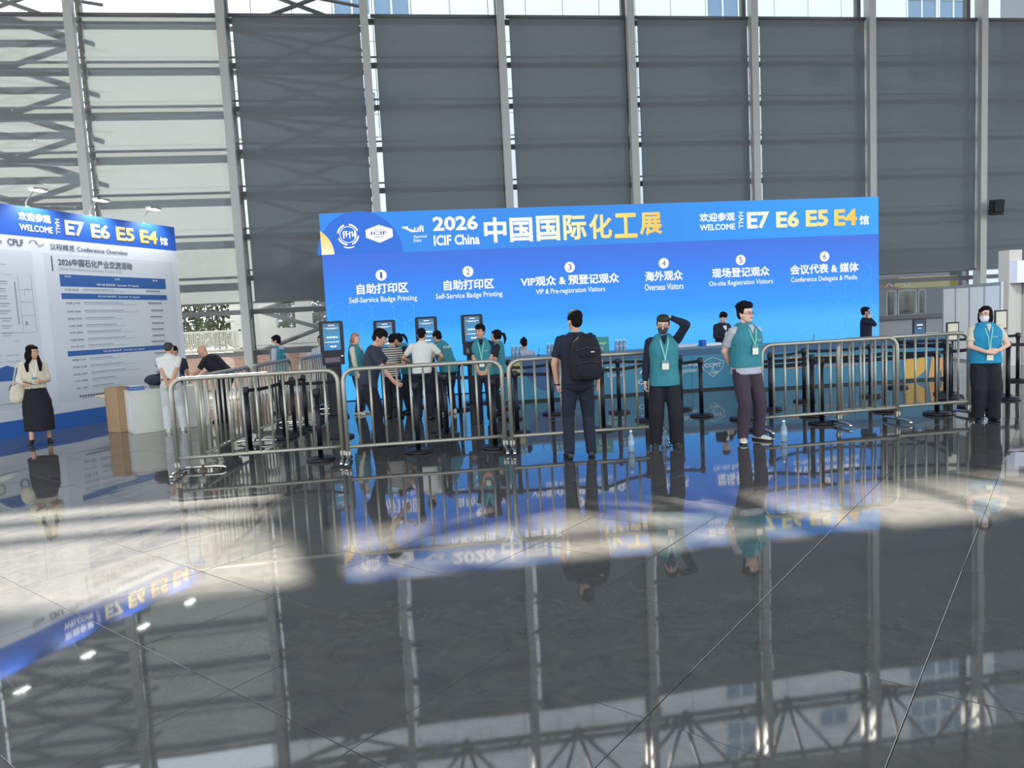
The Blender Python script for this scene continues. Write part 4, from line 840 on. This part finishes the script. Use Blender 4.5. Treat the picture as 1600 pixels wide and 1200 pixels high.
    if badge:
        y = .158 * (g ** .6) + (.012 if vest else 0)
        MB().tube([T((-.055, .03, 1.475)), T((-.05, .125 * g ** .5 + .015, 1.40)), T((-.02, y, 1.27)), T((0, y + .004, badge + .12))], [(.008, .0025)] * 4, 6, (1, 0, 0)).tube([T((.055, .03, 1.475)), T((.05, .125 * g ** .5 + .015, 1.40)), T((.02, y, 1.27)), T((0, y + .004, badge + .12))], [(.008, .0025)] * 4, 6, (1, 0, 0)).build('lanyard', lany or LANY, t)
        bd = MB(); bd.box((0, 0, 0), (.085, .005, .12)).mul(LM @ Matrix.Translation((0, y + .01, badge + .06))).build('badge', BADGE, t)
        MB().box((0, 0, 0), (.085, .006, .04)).mul(LM @ Matrix.Translation((0, y + .0105, badge + .1))).build('badge_header', BADGE2, t)
    # hair
    hb = MB()
    E = lambda c, r_: hb.ell(Hh(c), r_, 14, HM.to_3x3())
    if hair != 'bald':
        E((0, -.014, .158), (.0835, .102, .082)); E((0, -.045, .10), (.070, .060, .075)); E((0, .052, .186), (.060, .048, .034))
        for sx_ in (-1, 1): E((sx_ * .068, .012, .135), (.018, .035, .04))
    if hair == 'receding': 
        hb = MB(); E((0, -.03, .15), (.083, .088, .07)); E((0, -.045, .10), (.072, .060, .07))
    if hair == 'shaved':
        hb = MB(); E((0, -.022, .148), (.0785, .094, .078)); E((0, -.042, .10), (.068, .058, .07))
    if hair == 'curly':
        rr = random.Random(5)
        for _ in range(60):
            a, b_ = rr.uniform(0, 6.28), rr.uniform(.15, 1.45); q = Vector((math.cos(a) * math.cos(b_) * .085, math.sin(a) * math.cos(b_) * .1, math.sin(b_) * .075))
            if q.z < .03 and q.y > .05: continue
            E((q.x * 1.04, q.y * 1.04 - .005, .175 + q.z), (.021,) * 3)
        E((0, .06, .195), (.066, .05, .035))
    if hair == 'full':
        E((0, .0, .185), (.088, .105, .065)); E((0, .07, .17), (.055, .035, .03))
    if hair in ('bob', 'long', 'pony', 'longpale'):
        for sx_ in (-1, 1): E((sx_ * .07, .0, .11), (.026, .06, .075))
    if hair == 'bob':
        for sx_ in (-1, 1): E((sx_ * .076, -.005, .05), (.024, .058, .078)); 
        E((0, -.055, .055), (.083, .058, .08)); E((.03, .075, .165), (.045, .03, .035))
    if hair in ('long', 'longpale'):
        E((0, -.06, .04), (.09, .055, .12)); 
        if hair == 'long':
            for sx_ in (-1, 1): hb.tube([Hh((sx_ * .072, .01, .08)), Hh((sx_ * .085, .03, 0)), T((sx_ * .1, .11, 1.40)), T((sx_ * .095, .135, 1.27))], [.03, .034, .036, .02], 10)
        else:
            hb.tube([Hh((0, -.07, .05)), T((0, -.11, 1.42)), T((0, -.13, 1.32))], [(.07, .04), (.075, .035), (.04, .02)], 12, (1, 0, 0))
    if hair == 'pony':
        hb.tube([Hh((0, -.09, .15)), Hh((0, -.15, .13)), Hh((0, -.17, .03)), Hh((0, -.14, -.08))], [.02, .034, .03, .012], 10)
    if hair == 'bun': E((0, -.06, .225), (.032, .034, .03))
    if hb.v: soft(hb, 'hair', hairm, t, .008 if hair != 'curly' else .006, 2 if hair != 'curly' else 1)
    if glasses:
        b = MB()
        for sx_ in (-1, 1):
            b.tube([Hh((sx_ * .031 + .024 * math.cos(2 * math.pi * k / 14), .112, .103 + .018 * math.sin(2 * math.pi * k / 14))) for k in range(15)], .0022, 5)
            b.tube([Hh((sx_ * .055, .11, .108)), Hh((sx_ * .08, .06, .108)), Hh((sx_ * .082, 0, .105))], .002, 5)
        b.tube([Hh((-.008, .113, .106)), Hh((.008, .113, .106))], .002, 5); b.build('glasses', BLACKPL, t, True)
    if mask:
        b = MB(); rs = []
        for z, w, y0, dp in ((-.008, .03, .04, .045), (.012, .052, .03, .07), (.04, .066, .02, .096), (.065, .068, .018, .105), (.088, .056, .022, .098)):
            rs.append([Hh((w * math.cos(math.pi * k / 11), y0 + dp * math.sin(math.pi * k / 11), z)) for k in range(12)] + [Hh((w * .9 * math.cos(math.pi * (11 - k) / 11), y0 + dp * .9 * math.sin(math.pi * (11 - k) / 11), z)) for k in range(12)])
        b.rings(rs).build('face_mask', mask, t, True)
        MB().tube([Hh((-.062, .03, .075)), Hh((-.08, 0, .09))], .002, 5).tube([Hh((.062, .03, .075)), Hh((.08, 0, .09))], .002, 5).build('ear_loops', mask, t)
    return t, T, Hh, arms
def wpt(t, p):       # a point of a person's frame in the world
    return Matrix.Translation(t.location) @ Matrix.Rotation(t.rotation_euler.z, 4, 'Z') @ Matrix.Scale(t.scale.x, 4) @ Vector(p)
NAVY = cloth('navy', (26, 32, 48)); BLK = cloth('black', (24, 26, 34)); CREAM = cloth('cream', (206, 198, 176)); WHT = cloth('white', (214, 214, 208)); LGR = cloth('light grey', (176, 178, 188))
PLUM = cloth('brown plum', (62, 50, 62)); CHAR = cloth('charcoal', (44, 52, 66)); DEN = cloth('dark denim', (46, 54, 66)); OFFW = cloth('off white trousers', (196, 198, 196))
WSH = mat('white trainer', (214, 210, 196), .6); WSOLE = mat('pale sole', (206, 204, 194), .6); MASKB = cloth('grey mask', (66, 72, 84)); MASKW = mat('white mask', (226, 228, 232), .7)
def phone(loc, rot, label):
    t = empty('phone', loc); t.rotation_euler = rot; tag(t, label, 'phone'); MB().rbox((0, 0, 0), (.072, .008, .15), .01, 3).build('case', BLACKPL, t); MB().b2((-.032, -.0055, -.07), (.032, -.004, .07)).build('phone_screen', mat('phone glass', (120, 132, 150), .1), t)

# woman walking at the far left
p_, T_, H_, ar = person('woman with long dark hair walking in a cream blouse and long black skirt', (-6.14, 12.8), -62, 1.61, hyaw=42, hpitch=6, feet=((-.13, -.06, 0), (.15, .26, 12)), wrists=((-.10, .25, 1.10), (.16, .27, 1.06)), poles=((-.5, -1, -.6), (.6, -1, -.5)),
    hdirs=((.7, .5, .2), (-.4, .9, .1)), top='long', topm=CREAM, bottom='skirt', botm=BLK, hair='long', fem=True, badge=1.05, lany=mat('white lanyard', (226, 226, 220), .6), skin=SKIN, hem=.98, girth=.95)
q = wpt(p_, ar[1][2] + Vector((-.04, .09, .03))); phone(q, (R(70), 0, R(-40)), 'dark phone held by the woman in the cream blouse')
sb_ = wpt(p_, (.26, -.04, .90)); bg2 = empty('shoulder_bag', sb_, R(-150)); tag(bg2, 'cream cloth bag hanging at the side of the walking woman', 'bag')
soft(MB().ell((0, 0, 0), (.12, .05, .16)).ell((0, 0, -.07), (.13, .06, .1)), 'bag_body', CREAM, bg2, .012, 3, .02); MB().tube([(-.07, 0, .12), (-.07, .03, .42), (-.06, .05, .5), (0, .05, .42), (.06, 0, .12)], .01, 6).build('strap', CREAM, bg2)
# men at the white counter
person('man in white polo and white trousers with hands clasped behind his back', (-4.13, 13.1), 100, 1.555, lean=9, hpitch=24, hyaw=-12, feet=((-.11, 0, -10), (.15, .10, 14)), wrists=((-.03, -.19, .93), (.03, -.2, .90)), poles=((-1, -.3, 0), (1, -.3, 0)),
    hdirs=((.6, -.1, -.8), (-.6, -.15, -.8)), hnorm=((0, 1, 0), (0, 1, 0)), topm=WHT, botm=OFFW, shoem=WSH, solem=WSOLE, hair='receding', hairm=mat('dark grey hair', (58, 54, 54), .7), belt=mat('tan belt', (150, 104, 76), .6), collar=WHT, near=True, hem=1.0, loose=1.28)
person('man in black t-shirt with shaved head leaning over the white counter', (-3.55, 14.1), 168, 1.60, lean=42, hpitch=34, feet=((-.12, 0, 0), (.12, 0, 0)), pelvis=(0, -.12, .92), wrists=((-.14, .52, .92), (.12, .52, .92)), poles=((-1, -.2, -.6), (1, -.2, -.6)), girth=1.25, topm=BLK, botm=BLK, hair='bald', hem=.93)
person('dark-haired person half hidden between the two men at the white counter', (-4.42, 14.4), -75, 1.46, hpitch=25, topm=CHAR, botm=BLK, hair='short', hem=.9)
# staff beyond the side barriers
person('staff member in teal vest and grey hoodie seen from behind, beyond the side barriers', (-2.62, 14.9), 160, 1.55, hyaw=5, hpitch=10, top='long', topm=LGR, sleevem=LGR, vest=VEST, botm=BLK, hair='short', staff='back', hoodie=True, mask=MASKW)
person('person mostly hidden behind the leftmost kiosk', (-1.78, 15.0), -100, 1.5, topm=LGR, botm=BLK, hair='short')
# group at the kiosks
person('staff woman with reddish blond hair in teal vest and cream sleeves', (-1.02, 13.75), -20, 1.52, hyaw=-25, hpitch=8, top='long', topm=CREAM, vest=VEST, botm=DEN, hair='longpale', hairm=mat('reddish blond hair', (176, 122, 102), .6), fem=True, skin=SKINP, wrists=((-.24, .06, .82), (.22, .12, .85)), shoem=WSH)
p_, T_, H_, ar = person('person in dark t-shirt bending over a phone with one hand at the barrier', (-.56, 10.0), -8, 1.62, lean=16, hpitch=28, pelvis=(0, -.05, .93), feet=((-.12, -.02, -6), (.12, .12, 8)), wrists=((-.08, .42, 1.16), (.16, .38, .90)), poles=((-1, -.4, -.8), (1, -.6, -.2)),
    hdirs=((.2, 1, .3), (-.1, .9, -.5)), hnorm=((.2, -.2, 1), (-1, 0, 0)), topm=CHAR, botm=BLK, hair='full', near=True, loose=1.1, hem=.84)
q = wpt(p_, ar[0][2] + Vector((.03, .11, .045))); phone(q, (R(62), R(0), R(-62)), 'phone in the hand of the person in the dark t-shirt')
p2, T2, H2, a2 = person('person in striped shirt with a black backpack facing a kiosk', (-.36, 12.8), 75, 1.50, hpitch=25, lean=17, topm=mat('striped cloth', (150, 150, 140), .8), botm=BLK, hair='short', fem=True, wrists=((-.16, .34, 1.15), (.16, .34, 1.12)))
sm = MATS['striped cloth']; n_ = sm.node_tree.nodes; w_ = n_.new('ShaderNodeTexWave'); w_.bands_direction = 'Z'; w_.inputs['Scale'].default_value = 7; tcn = n_.new('ShaderNodeTexCoord'); rr_ = n_.new('ShaderNodeValToRGB'); rr_.color_ramp.interpolation = 'CONSTANT'; rr_.color_ramp.elements[0].color = (.02, .02, .03, 1); rr_.color_ramp.elements[1].position = .5; rr_.color_ramp.elements[1].color = (.5, .48, .42, 1)
sm.node_tree.links.new(tcn.outputs['Object'], w_.inputs[0]); sm.node_tree.links.new(w_.outputs['Fac'], rr_.inputs[0]); sm.node_tree.links.new(rr_.outputs[0], n_['Principled BSDF'].inputs['Base Color'])
person('staff woman in teal vest with a black ponytail looking down', (-.06, 13.4), -160, 1.50, hpitch=28, hyaw=10, lean=14, topm=NAVY, vest=VEST, botm=NAVY, hair='pony', fem=True, wrists=((-.16, .3, 1.0), (.16, .3, 1.0)))
person('man in white short-sleeved shirt seen from behind at a kiosk', (.17, 12.35), 78, 1.57, lean=14, hpitch=16, topm=WHT, botm=NAVY, collar=WHT, wrists=((-.24, .3, 1.02), (.24, .3, 1.02)), poles=((-1, -.2, -.5), (1, -.2, -.5)), girth=1.05, near=True, hem=.88)
person('staff member in teal vest with STAFF on the back bending towards a kiosk', (.62, 12.9), 128, 1.55, lean=27, hpitch=22, pelvis=(0, -.06, .93), topm=CREAM, vest=VEST, botm=NAVY, staff='back', wrists=((-.2, .42, 1.02), (.2, .42, 1.0)), shoem=WSH, near=True)
person('staff man in teal vest and navy t-shirt facing the camera with clasped hands', (1.12, 11.5), -98, 1.57, hyaw=-28, hpitch=4, feet=((-.1, 0, -10), (.1, .0, 10)), wrists=((-.07, .2, .92), (.06, .21, .90)), poles=((-1, -.6, -.2), (1, -.6, -.2)), hdirs=((.7, .15, -.6), (-.7, .15, -.6)), hnorm=((0, -1, 0), (0, -1, 0)), topm=NAVY, vest=VEST, botm=NAVY, hair='full', badge=1.0, staff='chest', near=True)
person('staff woman in teal vest looking left, right of the front-facing staff man', (1.48, 12.35), 170, 1.46, hpitch=4, topm=NAVY, vest=VEST, botm=BLK, hair='pony', fem=True, wrists=((-.16, .24, .95), (.16, .24, .95)))
# behind the counter
person('seated person with a dark hair bun behind the left part of the counter', (2.38, 15.1), 95, 1.62, pelvis=(0, 0, .50), feet=((-.12, .42, 0), (.12, .42, 0)), wrists=((-.2, .38, .74), (.2, .38, .74)), hpitch=14, topm=LGR, botm=BLK, hair='bun', collar=LGR)
stl = empty('stool', (2.38, 15.08, 0)); tag(stl, 'low round stool under the seated person behind the counter', 'stool'); MB().lathe((0, 0, .33), [(.16, 0), (.17, .02), (.16, .05)], 18).build('seat', BLACKPL, stl, True); MB().tube([(0, 0, .03), (0, 0, .35)], .025, 8).build('stem', CHROME, stl); MB().lathe((0, 0, 0), [(.2, 0), (.2, .015), (.03, .04)], 18).build('base', CHROME, stl)
p_, T_, H_, ar = person('man in dark suit and white shirt behind the counter looking at his phone', (6.66, 14.8), -78, 1.55, hpitch=28, wrists=((-.02, .3, 1.16), (.10, .28, 1.10)), poles=((-1, -.4, -.6), (1, -.4, -.6)), hdirs=((.6, .6, .3), (-.5, .6, .3)), top='long', topm=NAVY, botm=NAVY, openjacket=True, hair='full', skin=SKINP)
q = wpt(p_, ar[0][2] + Vector((.06, .08, .06))); phone(q, (R(50), 0, R(-170)), 'phone held by the suited man behind the counter')
p_, T_, H_, ar = person('man in dark suit holding a phone to his ear, right end of the screen', (9.55, 14.1), -38, 1.50, hyaw=15, hpitch=-2, wrists=((-.22, .06, .82), (.17, .10, 1.46)), poles=((-1, -.5, 0), (1.0, .5, -1)), hdirs=(None, (-.4, -.3, 1)), hnorm=(None, (-1, 0, 0)), top='long', topm=NAVY, botm=NAVY, openjacket=True, hair='short', skin=SKINP)
q = wpt(p_, H_((.098, .035, .06))); phone(q, (R(-18), R(0), R(-38)), 'black phone at the ear of the suited man')
person('person in white shirt standing outside the glazing at the right', (14.35, 21.6), -100, 1.66, topm=WHT, botm=CHAR, hair='short')
# front row
p_, T_, H_, ar = person('man with short dark hair in navy clothes seen from behind with a black backpack', (1.86, 8.02), 82, 1.70, hyaw=22, hpitch=0, feet=((-.13, 0, -10), (.13, .06, 8)), wrists=((-.235, .03, .88), (.235, .03, .88)), poles=((-1, -.6, 0), (1, -.6, 0)), topm=NAVY, botm=NAVY, hair='short', near=True, collar=mat('pale collar', (150, 176, 176), .7), girth=1.06, hem=.88, loose=1.0, shoem=BLACKPL)
MB().lathe((0, 0, 0), [(.034, -.008), (.037, 0), (.034, .008)], 12).mul(Matrix.Translation(ar[0][2])).build('bracelet', mat('dark beads', (60, 36, 32), .5), p_)
bp_ = empty('backpack', wpt(p_, (.07, -.13, .92)), p_.rotation_euler.z + R(6)); tag(bp_, 'large black backpack worn by the man seen from behind', 'backpack')
BPK = cloth('backpack nylon', (20, 22, 30))
soft(MB().ell((0, -.10, .33), (.165, .10, .2)).ell((0, -.11, .18), (.175, .12, .19)).rings([[Vector((w * math.copysign(abs(math.cos(2 * math.pi * k / 20)) ** .6, math.cos(2 * math.pi * k / 20)), -.1 + d * math.copysign(abs(math.sin(2 * math.pi * k / 20)) ** .6, math.sin(2 * math.pi * k / 20)), z)) for k in range(20)] for z, w, d in ((.02, .13, .06), (.04, .165, .095), (.2, .18, .11), (.36, .165, .095), (.46, .13, .07), (.5, .07, .04))]), 'main_compartment', BPK, bp_, .011, 2, .012)
soft(MB().ell((0, -.2, .14), (.13, .06, .12)).ell((0, -.18, .33), (.125, .05, .08)), 'front_pocket', BPK, bp_, .011, 2, .01)
MB().tube([(0, -.12, .5), (-.02, -.1, .53), (-.06, -.08, .49)], .01, 6).build('carry_handle', BPK, bp_)
MB().tube([(-.13, -.236, .36), (0, -.242, .385), (.13, -.236, .36)], .005, 5).tube([(-.13, -.245, .22), (0, -.262, .235), (.13, -.245, .22)], .005, 5).build('zip', mat('zip dark', (52, 56, 64), .4), bp_)
MB().box((.05, -.246, .335), (.04, .004, .014), 0).build('logo_patch', mat('pale patch', (196, 190, 160), .4), bp_)
for sx_ in (-1, 1): MB().tube([(sx_ * .07, -.03, .46), (sx_ * .10, .03, .53), (sx_ * .11, .10, .53), (sx_ * .12, .23, .46), (sx_ * .14, .25, .3), (sx_ * .16, .12, .12), (sx_ * .14, 0, .05)], [(.022, .007)] * 7, 8, (1, 0, 0)).build('shoulder_strap', BPK, bp_, True)
person('masked staff member in teal vest with one hand on the head', (2.99, 8.3), -103, 1.585, hyaw=-8, hpitch=6, htilt=-4, side=0, feet=((-.13, 0, -8), (.14, .0, 8)), wrists=((-.10, .02, 1.70), (.25, .02, .86)), poles=((-.75, .6, -.35), (1, -1, 0)), hdirs=((.9, .1, .25), None), hnorm=((0, -.1, -1), None), curl=(18, 35),
    top='long', topm=NAVY, vest=VEST, botm=BLK, loose=1.35, hair='full', hairm=mat('dark brown hair', (40, 38, 38), .6), glasses=True, mask=MASKB, badge=1.04, near=True, shoem=mat('dark trainer', (60, 56, 50), .7), solem=mat('dark sole', (40, 38, 36), .7), hem=.84, girth=1.02, skin=SKINP)
person('curly-haired staff member with glasses in teal vest over a grey t-shirt, hands behind the back', (4.04, 8.32), -78, 1.675, hyaw=12, hpitch=0, feet=((-.15, .03, -16), (.13, .08, 34)), wrists=((-.08, -.2, .95), (.08, -.2, .95)), poles=((-1, -.1, 0), (1, -.1, 0)), hdirs=((.8, -.1, -.5), (-.8, -.1, -.5)), topm=LGR, vest=VEST, botm=PLUM, loose=1.15,
    hair='curly', glasses=True, badge=1.10, staff='chest', near=True, shoem=WSH, solem=mat('dark sole', (40, 38, 36), .7), girth=1.1, hem=.85, vhem=.945, skin=SKINP)
pw_, T_, H_, ar = person('masked staff woman with bobbed hair and glasses in bright teal vest at the right', (7.38, 8.42), -112, 1.485, hyaw=-34, hpitch=-2, feet=((-.1, 0, -10), (.1, .02, 14)), wrists=((-.09, .25, 1.08), (.07, .27, 1.06)), poles=((-1, -.5, -.3), (1, -.5, -.3)), hdirs=((.9, .25, -.05), (-.9, .25, 0)), hnorm=((0, -1, 0), (0, -1, 0)),
    topm=CREAM, vest=VESTB, botm=BLK, loose=1.45, hair='bob', glasses=True, mask=MASKW, badge=.93, staff='chest', fem=True, near=True, girth=1.14, hem=.9, skin=SKINP)
for dx in (0, .016): MB().box((0, 0, 0), (.05, .006, .008)).mul(Matrix.Translation(H_((.07, .085, .165 - dx))) @ Matrix.Rotation(R(60), 4, 'Z') @ Matrix.Rotation(R(-35), 4, 'Y')).build('hair_clip', mat('white clip', (230, 226, 214), .4), pw_)
#PEOPLE_END
bpy.context.view_layer.update()
dg = bpy.context.evaluated_depsgraph_get(); swaps = []
for o, x0, x1, z0, z1, y, rz, rot in TEXTS:
    me = bpy.data.meshes.new_from_object(o.evaluated_get(dg)); swaps.append(me)
for (o, x0, x1, z0, z1, y, rz, rot), me in zip(TEXTS, swaps):
    xs = [v.co.x for v in me.vertices]; ys = [v.co.y for v in me.vertices]
    ax0, ax1, ay0, ay1 = min(xs), max(xs), min(ys), max(ys); w = max(ax1 - ax0, 1e-4); h = max(ay1 - ay0, 1e-4)
    par = o.parent; m = o.data.materials[0]; bpy.data.objects.remove(o)
    o = bpy.data.objects.new('lettering', me); COL.objects.link(o); o.parent = par
    if not me.materials: me.materials.append(m)
    if rot == 'down':       # lettering that reads downwards
        sx_, sy_ = (z1 - z0) / w, (x1 - x0) / h; o.rotation_euler = (R(90), R(90), 0); o.location = (x0 - ay0 * sy_, y, z1 + ax0 * sx_)
    elif rot == 'back':     # lettering that faces +y
        sx_, sy_ = (x1 - x0) / w, (z1 - z0) / h; o.rotation_euler = (R(90), 0, R(180)); o.location = (x1 + ax0 * sx_, y, z0 - ay0 * sy_)
    else:
        sx_, sy_ = (x1 - x0) / w, (z1 - z0) / h; o.rotation_euler = (R(90), 0, 0); o.location = (x0 - ax0 * sx_, y, z0 - ay0 * sy_)
    o.scale = (sx_, sy_, .1)
    if isinstance(rz, Matrix): o.matrix_basis = rz @ Matrix.LocRotScale(o.location, o.rotation_euler, o.scale)
